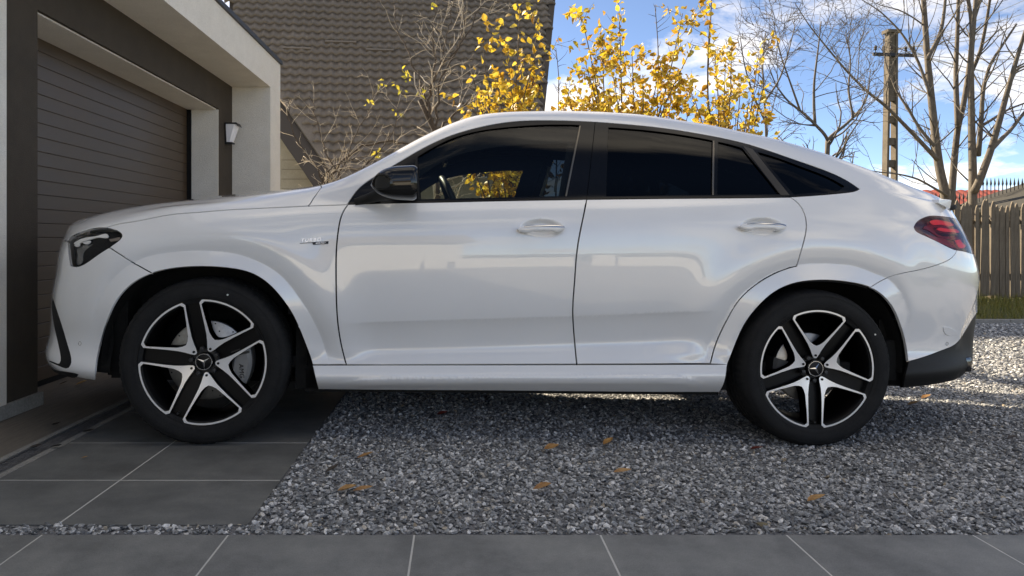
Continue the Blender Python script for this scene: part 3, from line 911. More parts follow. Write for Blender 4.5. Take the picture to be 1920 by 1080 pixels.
# coarse table for inverting pixels on to the surface
_gs = np.linspace(XA - .78, XB + .62, 420); _gt = np.linspace(0, T10 + .05, 130)
_GS, _GT = np.meshgrid(_gs, _gt, indexing='ij')
_GP = S(_GS.ravel(), _GT.ravel())
_GN = SN(_GS.ravel(), _GT.ravel())
_vis = np.einsum('ij,ij->i', _GN, CAM_L - _GP) > 0.0
_GU, _GV = c_proj(_GP)
_GU = np.where(_vis, _GU, 1e6)

def inv(pts):
    """pixels -> (s, t)"""
    pts = np.asarray(pts, float).reshape(-1, 2)
    out = np.empty_like(pts)
    for i, (u, v) in enumerate(pts):
        k = ((_GU - u) ** 2 + (_GV - v) ** 2).argmin()
        out[i] = (_GS.ravel()[k], _GT.ravel()[k])
    s, t = out[:, 0].copy(), out[:, 1].copy()
    u, v = c_proj(S(s, t)); err = np.hypot(u - pts[:, 0], v - pts[:, 1])
    lam = np.ones(len(s))
    for _ in range(10):
        e = 1.5e-3
        u, v = c_proj(S(s, t))
        us, vs = c_proj(S(s + e, t)); ut, vt = c_proj(S(s, t + e))
        a, b, c, d = (us - u) / e, (ut - u) / e, (vs - v) / e, (vt - v) / e
        det = a * d - b * c
        det = np.where(np.abs(det) < 50, 50 * np.sign(det + 1e-9), det)
        ru, rv = pts[:, 0] - u, pts[:, 1] - v
        ds = np.clip((d * ru - b * rv) / det, -.02, .02) * lam; dt = np.clip((a * rv - c * ru) / det, -.02, .02) * lam
        s2 = np.clip(s + ds, XA - .98, XB + .98); t2 = np.clip(t + dt, 0, T12)
        u2, v2 = c_proj(S(s2, t2)); e2 = np.hypot(u2 - pts[:, 0], v2 - pts[:, 1])
        ok = e2 < err
        s = np.where(ok, s2, s); t = np.where(ok, t2, t); err = np.where(ok, e2, err); lam = np.where(ok, 1, lam * .4)
    return np.stack([s, t], -1)

def offset_px(pts, offs, n=6):
    q = smooth_line(pts, n); t = np.gradient(q, axis=0); t /= np.linalg.norm(t, axis=1, keepdims=True)
    nn = np.stack([-t[:, 1], t[:, 0]], -1)
    return np.concatenate([q + nn * o for o in offs])
_f = [inv(offset_px(A, (-14, -9, -5, -3.4, -2.2, -1.2, 0, 1.2, 2.2, 3.4, 5.5), 9)) for A in (ARCH_F_OUT, ARCH_R_OUT)]
_f.append(inv(offset_px([(560, 612), (640, 607), (800, 601), (1000, 595), (1200, 588), (1330, 583), (1420, 580)], (-4, -2, -1, 0, 1, 2, 3, 5, 8, 12), 16)))
_f.append(inv(offset_px([(612, 722), (640, 715), (690, 708), (800, 705.5), (954, 704), (1150, 703), (1260, 703), (1300, 709), (1335, 722)], (-3.5, -1.5, 0, 1.2, 2.4, 4), 12)))
for (u, v) in ((1016., 427.5), (1428., 424.5)):
    aa = np.linspace(0, 2 * math.pi, 44, endpoint=False)
    _f.append(inv(np.concatenate([np.stack([u + 44 * r * np.cos(aa + i), v + 18 * r * np.sin(aa + i)], -1) for i, r in enumerate((.2, .4, .52, .64, .76, .88, 1.0, 1.12))])))
FEATURE = np.concatenate(_f)

def curve(pts, n=6):
    """smooth pixel curve mapped to (s, t)"""
    q = smooth_line(pts, n) if len(pts) > 2 else np.stack([np.linspace(pts[0][0], pts[1][0], 8), np.linspace(pts[0][1], pts[1][1], 8)], -1)
    return inv(q)

def seg(a, b, n=10):
    a, b = np.asarray(a, float), np.asarray(b, float)
    return a + (b - a) * np.linspace(0, 1, n)[:, None]

def join(*parts):
    P = np.concatenate(parts)
    keep = [0]
    for i in range(1, len(P)):
        if np.hypot(*(P[i] - P[keep[-1]])) > 1.2e-3: keep.append(i)
    P = P[keep]
    if np.hypot(*(P[0] - P[-1])) < 1.2e-3: P = P[:-1]
    return P

def inside_poly(px, py, poly):
    x, y = poly[:, 0], poly[:, 1]; x2, y2 = np.roll(x, -1), np.roll(y, -1)
    c = np.zeros(len(px), bool)
    for a, b, a2, b2 in zip(x, y, x2, y2):
        if b == b2: continue
        c ^= ((b > py) != (b2 > py)) & (px < (a2 - a) * (py - b) / (b2 - b) + a)
    return c

def edge_dist(px, py, poly):
    d = np.full(len(px), 1e9)
    for (a, b), (a2, b2) in zip(poly, np.roll(poly, -1, axis=0)):
        dx, dy = a2 - a, b2 - b; L = dx * dx + dy * dy + 1e-12
        t = np.clip(((px - a) * dx + (py - b) * dy) / L, 0, 1)
        d = np.minimum(d, np.hypot(px - a - t * dx, py - b - t * dy))
    return d

def cdt(poly, holes=(), hs=.03, ht=.03, extra=None):
    """triangulate a 2D polygon with holes, with a regular grid inside; returns points, triangles, boundary loops (index lists)"""
    loops = [np.asarray(poly)] + [np.asarray(h) for h in holes]
    V = []; E = []; idx = []
    for L in loops:
        b = len(V); n = len(L); V += [tuple(q) for q in L]
        E += [(b + i, b + (i + 1) % n) for i in range(n)]; idx.append(list(range(b, b + n)))
    lo, hi = loops[0].min(0), loops[0].max(0)
    gx = np.arange(lo[0] + hs / 2, hi[0], hs); gy = np.arange(lo[1] + ht / 2, hi[1], ht)
    if len(gx) and len(gy):
        X, Y = np.meshgrid(gx, gy); X, Y = X.ravel(), Y.ravel()
        m = inside_poly(X, Y, loops[0])
        for h in loops[1:]: m &= ~inside_poly(X, Y, h)
        X, Y = X[m], Y[m]
        if len(X):
            d = np.full(len(X), 1e9)
            for L in loops: d = np.minimum(d, edge_dist(X, Y, L))
            m = d > .35 * min(hs, ht)
            V += list(zip(X[m], Y[m]))
    if extra is not None and len(extra):
        e = extra[(extra[:, 0] > lo[0]) & (extra[:, 0] < hi[0]) & (extra[:, 1] > lo[1]) & (extra[:, 1] < hi[1])]
        if len(e):
            m = inside_poly(e[:, 0], e[:, 1], loops[0])
            for h in loops[1:]: m &= ~inside_poly(e[:, 0], e[:, 1], h)
            e = e[m]
        if len(e):
            d = np.full(len(e), 1e9)
            for L in loops: d = np.minimum(d, edge_dist(e[:, 0], e[:, 1], L))
            e = e[d > .0012]
            G = np.array(V[sum(len(L) for L in loops):]) if len(V) > sum(len(L) for L in loops) else None
            if G is not None and len(e):                    # drop grid points that crowd the feature lines
                nb = sum(len(L) for L in loops)
                keep = np.ones(len(G), bool)
                for c0 in range(0, len(G), 500):
                    g_ = G[c0:c0 + 500]
                    keep[c0:c0 + 500] = (np.hypot(g_[:, None, 0] - e[None, :, 0], g_[:, None, 1] - e[None, :, 1]).min(1) > .0045)
                V = V[:nb] + [tuple(q) for q in G[keep]]
            V += [tuple(q) for q in e]
    vo, eo, fo, ov, oe, of = delaunay_2d_cdt([Vector(q) for q in V], E, [], 0, 1e-7)
    vo = np.array([q[:] for q in vo]); F = np.array([f for f in fo if len(f) == 3])
    cx = vo[F].mean(1)
    m = inside_poly(cx[:, 0], cx[:, 1], loops[0])
    for h in loops[1:]: m &= ~inside_poly(cx[:, 0], cx[:, 1], h)
    F = F[m]
    remap = {}
    for i, src in enumerate(ov):
        for q in src: remap[q] = i
    bl = [[remap[i] for i in L if i in remap] for L in idx]
    return vo, F, bl

def surf_mesh(name, V3, N3, F, loops, mat, flange=.014, gap=.0, nogap=None, mirror=False, both=False, edge_mat=None, round_edge=.0012):
    """panel from surface points: optional gap inset, returned flange; mirror -> far side, both -> the two halves as one mesh"""
    V3 = V3.copy()
    edge_rows = []
    nf = len(F)
    faces = [tuple(f) for f in F]
    # orient faces along the normals
    if nf:
        a = np.cross(V3[F[:, 1]] - V3[F[:, 0]], V3[F[:, 2]] - V3[F[:, 0]])
        fl = np.einsum('ij,ij->i', a, N3[F[:, 0]] + N3[F[:, 1]] + N3[F[:, 2]]) < 0
        faces = [tuple(f[::-1]) if q else tuple(f) for f, q in zip(F, fl)]
    verts = [V3]; norms = [N3]
    emat = [0] * nf
    base = len(V3)
    for li, L in enumerate(loops):
        L = [q for k, q in enumerate(L) if q != L[k - 1]]
        n = len(L)
        if n < 3: continue
        p = V3[L]; nn = N3[L]
        tan = np.roll(p, -1, 0) - np.roll(p, 1, 0); tan /= np.maximum(np.linalg.norm(tan, axis=1, keepdims=True), 1e-9)
        inw = np.cross(nn, tan)
        # inward = towards the panel: check with the polygon's turning
        area = np.einsum('ij,ij->', np.cross(p - p.mean(0), np.roll(p, -1, 0) - p.mean(0)), nn)
        sgn = 1 if area > 0 else -1
        if li > 0: sgn = -sgn
        inw *= sgn
        free = np.ones(n, bool) if nogap is None else ~nogap(L)
        if gap:
            V3[L] = p + inw * gap * free[:, None]
            p = V3[L]
        if flange:
            r0 = p.copy(); r1 = p - inw * round_edge - nn * round_edge * 1.2; r2 = p - inw * round_edge - nn * flange
            out = -inw
            verts += [r0, r1, r2]; norms += [(nn + out) / np.sqrt(2), out, out]
            b = base; base += 3 * n
            for i in range(n):
                j = (i + 1) % n
                if not (free[i] or free[j]): continue
                for a0, a1 in ((0, n), (n, 2 * n)):
                    q = (b + a0 + i, b + a0 + j, b + a1 + j, b + a1 + i)
                    faces.append(q if sgn * (1 if li == 0 else -1) < 0 else q[::-1]); emat.append(1)
    verts[0] = V3
    V = np.concatenate(verts); N = np.concatenate(norms)
    def finish(V, N, faces, emat, nm):
        me = bpy.data.meshes.new(nm)
        me.from_pydata(V.tolist(), [], faces)
        me.materials.append(mat)
        if edge_mat:
            me.materials.append(edge_mat)
            me.polygons.foreach_set('material_index', np.array(emat, dtype=np.int32))
        me.polygons.foreach_set('use_smooth', np.ones(len(me.polygons), bool))
        me.update()
        me.normals_split_custom_set_from_vertices(N.tolist())
        return me
    Vm = V * np.array([1, -1, 1]) + np.array([0, 2 * YC, 0]); Nm = N * np.array([1, -1, 1]); Fm = [f[::-1] for f in faces]
    if both:
        k = len(V)
        return [finish(np.concatenate([V, Vm]), np.concatenate([N, Nm]), faces + [tuple(i + k for i in f) for f in Fm], emat + emat, name)]
    r = [finish(V, N, faces, emat, name)]
    if mirror: r.append(finish(Vm, Nm, Fm, emat, name))
    return r

def panel(name, poly, mat, parents=(None, None), holes=(), off=0.0, gap=.0021, flange=.014, mirror=True, both=False, h=.03, edge_mat=None, label=None, feature=False):
    """a body panel on the car surface; poly in (s, t); off > 0 pushes it inwards"""
    vo, F, loops = cdt(poly, holes, h, h, FEATURE if feature else None)
    s, t = vo[:, 0], vo[:, 1]
    P = S(s, t); N = SN(s, t)
    P = P - N * off
    def nogap(L):
        L = np.array(L)
        return (t[L] > T12 - 1e-3) | (s[L] < XA - .98) | (s[L] > XB + .98)
    ms = surf_mesh(name, P, N, F, loops, mat, flange, gap, nogap, mirror, both, edge_mat)
    obs = [link(name, m, parents[min(i, len(parents) - 1)]) for i, m in enumerate(ms)]
    if label:
        for o in obs: o['label'] = label
    return obs
# ------------------------------------------------------------------ car materials
def paint_mat():
    m, nt, b = nodes_of('white_paint')
    setp(b, Base_Color=(.80, .80, .795, 1), Roughness=.22)
    b.inputs['Coat Weight'].default_value = 1.0
    b.inputs['Coat Roughness'].default_value = .012
    b.inputs['Coat IOR'].default_value = 1.62
    tc = nt.nodes.new('ShaderNodeTexCoord')
    n = nt.nodes.new('ShaderNodeTexNoise'); n.inputs['Scale'].default_value = 3.0; n.inputs['Detail'].default_value = 5
    nt.links.new(tc.outputs['Object'], n.inputs['Vector'])
    r = ramp(nt, [(.3, (.785, .782, .772)), (.7, (.815, .812, .80))])
    nt.links.new(n.outputs['Fac'], r.inputs['Fac']); nt.links.new(r.outputs['Color'], b.inputs['Base Color'])
    # faint orange peel in the clear coat
    n2 = nt.nodes.new('ShaderNodeTexNoise'); n2.inputs['Scale'].default_value = 9.0; n2.inputs['Detail'].default_value = 1
    nt.links.new(tc.outputs['Object'], n2.inputs['Vector'])
    bp = nt.nodes.new('ShaderNodeBump'); bp.inputs['Strength'].default_value = .03; bp.inputs['Distance'].default_value = .003
    nt.links.new(n2.outputs['Fac'], bp.inputs['Height']); nt.links.new(bp.outputs['Normal'], b.inputs['Coat Normal'])
    return m
M_PAINT = paint_mat()
M_GBLACK = plain('gloss_black', (.005, .005, .0055), rough=.15, spec=.3)
M_MIRROR = plain('mirror_gloss_black', (.007, .007, .007), rough=.07, spec=.45)
M_BLACK = plain('matte_black', (.008, .008, .008), rough=.75, spec=.25)
M_TRIM = plain('black_plastic', (.011, .011, .0105), rough=.55, spec=.25, var=.15, vscale=40)
M_LINER = noise_mat('wheel_liner', (.006, .006, .006), (.012, .012, .011), scale=30, rough=.9, spec=.2)
M_CABIN = noise_mat('cabin_lining', (.010, .010, .011), (.016, .016, .017), scale=30, rough=.8, spec=.3)
M_SEAT = noise_mat('seat_leather', (.014, .014, .015), (.022, .022, .023), scale=20, rough=.45)
M_GLASS_F = glass_mat('clear_glass', (.66, .71, .68), ior=1.38)
M_GLASS_R = glass_mat('privacy_glass', (.035, .04, .045), ior=1.33)
M_LENS = glass_mat('clear_lens', (.97, .97, .97), ior=1.13)
M_CHROME = plain('satin_chrome', (.75, .74, .72), rough=.12, metallic=1.0)
M_STRIP = plain('anodised_strip', (.20, .18, .15), rough=.35, metallic=1.0)
M_ALU = noise_mat('machined_alloy', (.84, .835, .825), (.87, .865, .855), scale=6, rough=.28, metallic=.45, rough_var=.02)
M_RIMBLK = plain('black_alloy', (.0030, .0030, .0033), rough=.38, spec=.22)
M_RUBBER = noise_mat('tyre_rubber', (.010, .0100, .0105), (.018, .018, .018), scale=12, rough=.82, spec=.25, fine=(140, .25), bump=.15, bscale=260, bdist=.002)
M_DISC = noise_mat('brake_steel', (.30, .29, .27), (.42, .41, .38), scale=40, rough=.38, metallic=1.0)
M_CALIPER = plain('caliper_grey', (.22, .22, .215), rough=.4, coat=.2)
M_DKSTEEL = plain('dark_steel', (.05, .05, .05), rough=.5, metallic=.6)
M_WHITEPLASTIC = plain('white_mark', (.7, .7, .65), rough=.6)
M_RED = plain('red_lamp', (.95, .05, .06), rough=.25, coat=.5)
M_REDDK = plain('dark_red_lamp', (.22, .010, .016), rough=.22, coat=.6)
M_REDBLK = plain('smoked_lamp', (.045, .004, .006), rough=.15, coat=.6)
M_SILVERLAMP = plain('lamp_reflector', (.72, .72, .70), rough=.16, metallic=1.0)
M_LAMPWHITE = plain('lamp_light_guide', (.92, .91, .88), rough=.3)

car = empty('parked_car')
car.matrix_world = CAR_M
tag(car, 'white coupe suv with black trim and five-spoke alloy wheels parked nose to garage', 'car')
CP = (car, car)

# ------------------------------------------------------------------ outlines (photograph pixels)
SHUT_HOOD = [(579, 386), (488, 390.5), (414, 394.5), (371, 398), (309, 404), (254, 415), (218, 421), (199, 426.5)]
HL = [(126.5, 452), (130, 447), (147, 437), (167, 430), (187, 427), (200, 427.5), (213, 431), (225, 437), (228, 442), (225, 448), (213, 457.5), (203, 465), (180, 480), (160, 494), (152, 498), (142, 500), (132, 498), (130, 487), (127.5, 463)]
hl_top = curve(HL[0:6]); hl_tip = curve(HL[5:12]); hl_low = curve(HL[11:17]); hl_in = curve(HL[16:] + HL[:1], 4)
st = lambda u, v: inv([(u, v)])[0]
s_cowl = ux(604, .25, 348); s_cowl_c = s_cowl - .10
SN0, SR0 = XA - .985, XB + .985

# hood
p0 = hl_top[0]
hood = join(curve(SHUT_HOOD), hl_top[::-1], seg(p0, (SN0, T7), 14), seg((SN0, T7), (SN0, T12), 14), seg((SN0, T12), (s_cowl_c, T12), 40),
            seg((s_cowl_c, T12), (s_cowl, TR), 14), seg((s_cowl, TR), (s_cowl - .005, T10), 6), curve([(603, 351), (592, 366), (579.5, 386)], 6))
panel('hood', hood, M_PAINT, CP, both=True, mirror=False, h=.03, gap=.0042)
# fender
DOOR_A = [(652, 383.5), (642, 400), (635, 427), (631, 463), (630, 500), (630.3, 540), (631.5, 581), (639, 643), (649, 683.5)]
bump_seam = [(206, 465), (245, 490), (285.5, 513)]
arch_f = curve(ARCH_F_IN, 5)
k = int(np.argmin(np.hypot(*(arch_f - inv([(285.5, 513)])[0]).T)))
fender = join(hl_tip, curve(bump_seam, 6), arch_f[k:], curve([(586, 684), (649, 683.5)]), curve(DOOR_A)[::-1], curve([(652, 383.5), (579, 386)]), curve(SHUT_HOOD))
FEND = panel('fender', fender, M_PAINT, CP, h=.018, gap=.0042, feature=True)
# front bumper
bot = arch_f[0]
t_b0 = .020
bumper = join(curve(bump_seam, 6), arch_f[:k + 1][::-1], curve([(177.5, 709), (178.6, 713)], 6), seg((st(180, 716)[0], t_b0), (SN0, t_b0), 30), seg((SN0, t_b0), (SN0, T7 - .004), 20), seg((SN0, T7 - .004), p0, 14), hl_in[::-1], hl_low[::-1])
panel('front_bumper', bumper, M_PAINT, CP, both=True, mirror=False, h=.022, gap=.0026, flange=.012, feature=True)
INLET = [(99.4, 560), (108, 586), (119, 620), (128, 651), (133, 670), (132, 684), (127, 690), (113, 687), (97, 680), (91, 676.5), (100, 679), (111.5, 682), (114, 677), (114, 668), (110, 647), (104, 621), (99.5, 596), (97.5, 577), (97.5, 566)]
panel('air_intake', join(inv(smooth_line(INLET + INLET[:1], 3))), M_BLACK, CP, off=-.0012, gap=0, flange=.003, h=.02)
SLOT = [(95.5, 692), (117, 696.5), (143, 701), (147, 703), (146, 704.6), (117, 702), (97, 695)]
panel('lower_slot', join(inv(smooth_line(SLOT + SLOT[:1], 3))), M_BLACK, CP, off=-.0012, gap=0, flange=.003, h=.02)
panel('radiator_grille', join(seg((SN0, TK[4]), (XA - .70, TK[4]), 8), seg((XA - .70, TK[4]), (XA - .66, TK[6]), 8), seg((XA - .66, TK[6]), (SN0, TK[6]), 8), seg((SN0, TK[6]), (SN0, TK[4]), 8)), M_GBLACK, CP, both=True, mirror=False, off=-.002, gap=0, flange=.003)

# doors
DOOR_B = [(1100, 373.8), (1095, 400), (1083, 463), (1077, 533), (1074, 580), (1076, 624), (1081.5, 682.5)]
DOOR_C = [(1482, 369.5), (1498.5, 383), (1509, 402), (1512.3, 420), (1506.6, 456), (1494, 499)]
arch_ro = curve(ARCH_R_OUT, 5)
kc = int(np.argmin(np.hypot(*(arch_ro - inv([(1494, 499)])[0]).T)))
BELT_F = [(652, 383), (703, 381.2), (793, 379.4), (950, 376), (1100, 373.6)]
BELT_R = [(1100, 373.6), (1240, 371.9), (1400, 370.6), (1482, 369.4)]
fdoor = join(curve(BELT_F), curve(DOOR_B), curve([(1081.5, 683), (649, 684)])[0:], curve(DOOR_A)[::-1])
FD = panel('front_door', fdoor, M_PAINT, CP, h=.016, gap=.0042, feature=True)
rdoor = join(curve(BELT_R), curve(DOOR_C), arch_ro[:kc + 1][::-1], curve([(1332.5, 682), (1081.5, 683)]), curve(DOOR_B)[::-1])
RD = panel('rear_door', rdoor, M_PAINT, CP, h=.016, gap=.0042, feature=True)

# side frame: A-pillar, roof rail, C-pillar and rear quarter in one pressing
DLO_TOP = [(652, 382), (660, 370), (670, 357), (700, 333), (746.7, 305), (793, 278), (843, 255), (893, 240), (960, 228), (1027, 225.5), (1116, 228.5), (1180, 233.5), (1242.5, 240), (1324, 253), (1405, 271), (1486, 298), (1567.5, 328), (1600, 346), (1612, 354.5)]
DLO_BOT = [(1612, 354.5), (1603, 358.3), (1588, 361), (1540, 365.5), (1482, 369.4)]
TL_TOP = [(1714, 426), (1718.5, 418), (1729.6, 410), (1742.6, 405.5), (1761, 405.5), (1778, 407.5), (1787, 409)]
TL_BOT = [(1714, 426), (1716, 431), (1724, 437), (1746, 447), (1774, 461), (1794.4, 469), (1804, 470.5)]
R_SEAM = [(1794.4, 469), (1791, 476), (1785, 483), (1762.5, 495), (1715, 508), (1665, 520.5), (1632, 539)]
arch_r = curve(ARCH_R_IN, 5)
kr = int(np.argmin(np.hypot(*(arch_r - inv([(1632, 539)])[0]).T)))
tl_top = curve(TL_TOP); tl_bot = curve(TL_BOT)
tl_e0 = tl_top[-1]; tl_e1 = tl_bot[-1]
s_tail = float(s_of_x(np.array(RING[7]['xr'] - .05)))
kb = int(np.argmin(np.hypot(*(tl_bot - inv([(1794.4, 469)])[0]).T)))
frame = join(curve([(579, 386), (652, 383.5)]), curve(DLO_TOP), curve(DLO_BOT), curve(DOOR_C), arch_ro[:kc + 1][::-1], curve([(1332.5, 682), (1363.6, 684)]), arch_r[:kr + 1], curve(R_SEAM)[::-1],
             tl_bot[:kb + 1][::-1], tl_top, seg(tl_e0, (s_tail, T10), 10), seg((s_tail, T10), (s_tail, TR), 4), seg((s_tail, TR), (s_cowl, TR), 140), seg((s_cowl, TR), (s_cowl - .005, T10), 6), curve([(603, 351), (592, 366), (579.5, 386)], 6))
SF = panel('side_frame', frame, M_PAINT, CP, h=.02, gap=.0028, feature=True)
panel('pillar_lining', frame, M_CABIN, CP, h=.04, off=.03, gap=-.004, flange=0)
# sill
sill = join(curve([(586.5, 685), (900, 684.6), (1363, 683.4)], 20), curve([(1363, 683.4), (1355, 724), (1348, 736)], 6), seg((st(1348, 735)[0], .004), (st(597, 730)[0], .004), 60), curve([(597, 729), (592, 710), (586.5, 685)], 6))
panel('sill', sill, M_PAINT, CP, h=.013, gap=.0016, flange=.05, feature=True)
# rear bumper, diffuser, tailgate
WB_LINE = [(1705, 677), (1730, 670), (1752.6, 662), (1775, 653.5), (1789.6, 646.5), (1801, 634.5), (1819, 605), (1831, 587)]
wbl = curve(WB_LINE)
tw = wbl[-1][1]
rbump = join(curve(R_SEAM), arch_r[kr:], wbl, seg(wbl[-1], (SR0, tw + .02), 20), seg((SR0, tw + .02), (SR0, tl_e1[1]), 20), seg((SR0, tl_e1[1]), tl_e1, 20), tl_bot[kb:][::-1])
panel('rear_bumper', rbump, M_PAINT, CP, both=True, mirror=False, h=.014, gap=.0018, feature=True)
diff = join(wbl, seg(wbl[-1], (SR0, tw + .02), 20), seg((SR0, tw + .02), (SR0, .005), 12), seg((SR0, .005), (st(1690, 728)[0], .005), 30), curve([(1694, 727), (1705, 677)], 6))
panel('rear_diffuser', diff, M_TRIM, CP, both=True, mirror=False, h=.03, gap=.0012, off=.004)
s_gl_end = float(s_of_x(np.array(RING[7]['xr'] - .16)))
tgate = join(seg(tl_e0, (s_tail, T10), 10), seg((s_tail, T10), (s_tail, TR), 4), seg((s_tail, TR), (s_gl_end, T12), 16), seg((s_gl_end, T12), (SR0, T12), 10), seg((SR0, T12), (SR0, tl_e1[1]), 30), seg((SR0, tl_e1[1]), (tl_e1[0] + .22, tl_e1[1]), 16),
             seg((tl_e1[0] + .22, tl_e1[1]), (tl_e0[0] + .30, tl_e0[1]), 10), seg((tl_e0[0] + .30, tl_e0[1]), tl_e0, 10))
panel('tailgate', tgate, M_PAINT, CP, both=True, mirror=False, h=.03, gap=.002)
# top: windscreen, roof, rear glass
s_r0, s_r1 = ux(905, .5, 215), ux(1400, .5, 250)
def top_piece(name, sa, sb, da, db, mat, off=0.0, t0=TR):
    poly = join(seg((sa, t0), (sb, t0), 40), seg((sb, t0), (sb + db, T12), 12), seg((sb + db, T12), (sa + da, T12), 40), seg((sa + da, T12), (sa, t0), 12))
    return panel(name, poly, mat, CP, both=True, mirror=False, h=.05, gap=.002, off=off)
WS = top_piece('windscreen', s_cowl, s_r0, -.10, -.08, M_GLASS_F, .003)
top_piece('roof', s_r0, s_r1, -.08, .10, M_PAINT)
top_piece('headliner', s_r0 + .03, s_r1, -.08, .10, M_CABIN, .045, TR - .12)
top_piece('rear_window', s_r1, s_tail, .10, (s_gl_end - s_tail), M_GLASS_R, .003)
# spoiler lip along the tail edge
sp_x, sp_z = c_unproj(np.array(1765.), np.array(377.), .24)
sp = MB()
ys_ = np.concatenate([[.205, .215, .235], np.linspace(.28, 2 * YC - .28, 24), [2 * YC - .235, 2 * YC - .215, 2 * YC - .205]])
Vs = []
for i_, y_ in enumerate(ys_):
    e_ = abs(y_ - YC) / (YC - .205); back = .10 * (1 - e_ ** 2.2); k_ = .45 if i_ in (0, len(ys_) - 1) else (.8 if i_ in (1, len(ys_) - 2) else 1.0)
    zc_ = float(sp_z) + .012 * (1 - e_ ** 2)
    for (dx_, dz_) in ((-.062, -.012), (-.055, .004 * k_), (-.01, .0100 * k_), (.030, .0075 * k_), (.038, .002), (.036, -.012), (.030, -.040)):
        Vs.append((float(sp_x) + back + dx_ * (.5 + .5 * k_), y_, zc_ + dz_))
nk = 7; nn2 = len(ys_)
sp.add(Vs, [(i_ * nk + k_, i_ * nk + (k_ + 1) % nk, (i_ + 1) * nk + (k_ + 1) % nk, (i_ + 1) * nk + k_) for i_ in range(nn2 - 1) for k_ in range(nk)] + [tuple(range(nk)), tuple((nn2 - 1) * nk + k_ for k_ in range(nk - 1, -1, -1))])
sp.build('spoiler', M_PAINT, car, auto=50)

# ------------------------------------------------------------------ windows
GF = [(784, 294), (843, 262), (893, 247), (960, 238), (1027, 234), (1087, 234.5)]
gf = join(curve(GF), curve([(1087, 234.5), (1060.5, 367)]), curve([(1060.5, 367), (930, 370), (789, 373)]), curve([(789, 373), (784, 294)]))
DT_F = DLO_TOP[:11]; DT_R = DLO_TOP[10:15] + [(1405, 271)][:0]
B_TOP = [(1116, 228.5), (1107, 313), (1100, 373.6)]
fr_f = join(curve(DT_F), curve(B_TOP), curve(BELT_F[::-1]))
WF = panel('window_frame', fr_f, M_GBLACK, FD, holes=[gf], h=.03, gap=.0016, flange=.02, off=.0)
panel('window_glass', gf, M_GLASS_F, FD, h=.04, gap=-.004, flange=0, off=.007)
gfl = join(curve([(786, 322), (843, 286), (893, 271), (960, 262), (1027, 258), (1068, 258)]), curve([(1068, 258), (1050, 366)]), curve([(1050, 366), (930, 370), (790, 373)]), curve([(790, 373), (786, 322)]))
panel('frame_lining', fr_f, M_CABIN, FD, holes=[gfl], h=.04, gap=0, flange=0, off=.05)
g1 = join(curve([(1141, 239), (1190, 242.5), (1242, 248), (1290, 255), (1336, 263.5)]), curve([(1336, 263.5), (1334.5, 365)]), curve([(1334.5, 365), (1240, 366.3), (1137, 368)]), curve([(1137, 368), (1141, 239)]))
g2 = join(curve([(1347, 266), (1370, 271.5), (1391, 277.5)]), curve([(1391, 277.5), (1461, 364)]), curve([(1461, 364), (1345, 365)]), curve([(1345, 365), (1347, 266)]))
QB = [(1403, 270.5), (1440, 318), (1482, 369.4)]
fr_r = join(curve(DLO_TOP[10:14] + [(1380, 264.5), (1403, 270.5)]), curve(QB), curve(BELT_R[::-1]), curve(B_TOP[::-1]))
panel('window_frame', fr_r, M_GBLACK, RD, holes=[g1, g2], h=.03, gap=.0016, flange=.02)
panel('window_glass', g1, M_GLASS_R, RD, h=.04, gap=-.004, flange=0, off=.007)
panel('corner_glass', g2, M_GLASS_R, RD, h=.04, gap=-.004, flange=0, off=.007)
g3 = join(curve([(1420, 285), (1460, 297), (1500, 312), (1560, 336), (1583, 349)]), curve([(1583, 349), (1575, 356), (1540, 361), (1489, 365)]), curve([(1489, 365), (1420, 285)]))
fr_q = join(curve([(1403, 270.5), (1440, 282), (1486, 298), (1530, 313.5), (1567.5, 328), (1600, 346), (1611, 354.5)]), curve([(1611, 354.5), (1603, 358), (1588, 360.6), (1540, 365.2), (1483, 369)]), curve(QB[::-1]))
panel('quarter_window_frame', fr_q, M_GBLACK, SF, holes=[g3], h=.03, gap=.0012, flange=.015)
panel('quarter_window', g3, M_GLASS_R, SF, h=.04, gap=-.004, flange=0, off=.007)
def strip(name, pts, mat, parents, off=-.002, fl=.004):
    return panel(name, join(*[curve([pts[i], pts[(i + 1) % len(pts)]]) for i in range(len(pts))]), mat, parents, h=.05, gap=0, flange=fl, off=off)
strip('window_trim', [(1086.6, 236), (1089, 236), (1062.5, 368), (1059.5, 368)], M_STRIP, FD)
strip('window_trim', [(1336.5, 264), (1339.5, 264.6), (1338, 366), (1335, 366)], M_STRIP, RD)
strip('window_divider', [(1393, 274), (1411, 280), (1480, 366), (1464, 366)], plain('divider_plastic', (.035, .030, .024), rough=.4), RD)
strip('mirror_triangle', [(778, 298), (781.5, 296), (787, 374), (783.5, 374)], M_TRIM, FD)

# ------------------------------------------------------------------ lamps
for nm_, off_, mat_ in (('housing', .03, M_BLACK),):
    HLS = panel('headlight', join(hl_top, hl_tip, hl_low, hl_in), mat_, CP, h=.02, gap=-.002, flange=0, off=off_)
def lamp_shape(name, pts, mat, off, parents=HLS, n=3):
    return panel(name, join(inv(smooth_line(pts + pts[:1], n))), mat, parents, h=.012, gap=0, flange=.004, off=off)
lamp_shape('light_guide', [(131, 453), (142, 446), (160, 440.5), (180, 437), (197, 436), (198, 439.5), (182, 441), (163, 445), (146, 451), (133, 456)], M_LAMPWHITE, .018)
lamp_shape('reflector', [(138, 460), (145, 457), (158, 455), (166, 453.5), (152, 466), (146, 480), (142, 495), (135, 496), (136, 478), (135, 466)], plain('smoked_reflector', (.22, .22, .215), rough=.25, metallic=.8), .024)
lamp_shape('projector_lens', [(133.5, 458), (139, 455.5), (144, 455.5), (143, 458.5), (137, 460.5)], M_LAMPWHITE, .014)
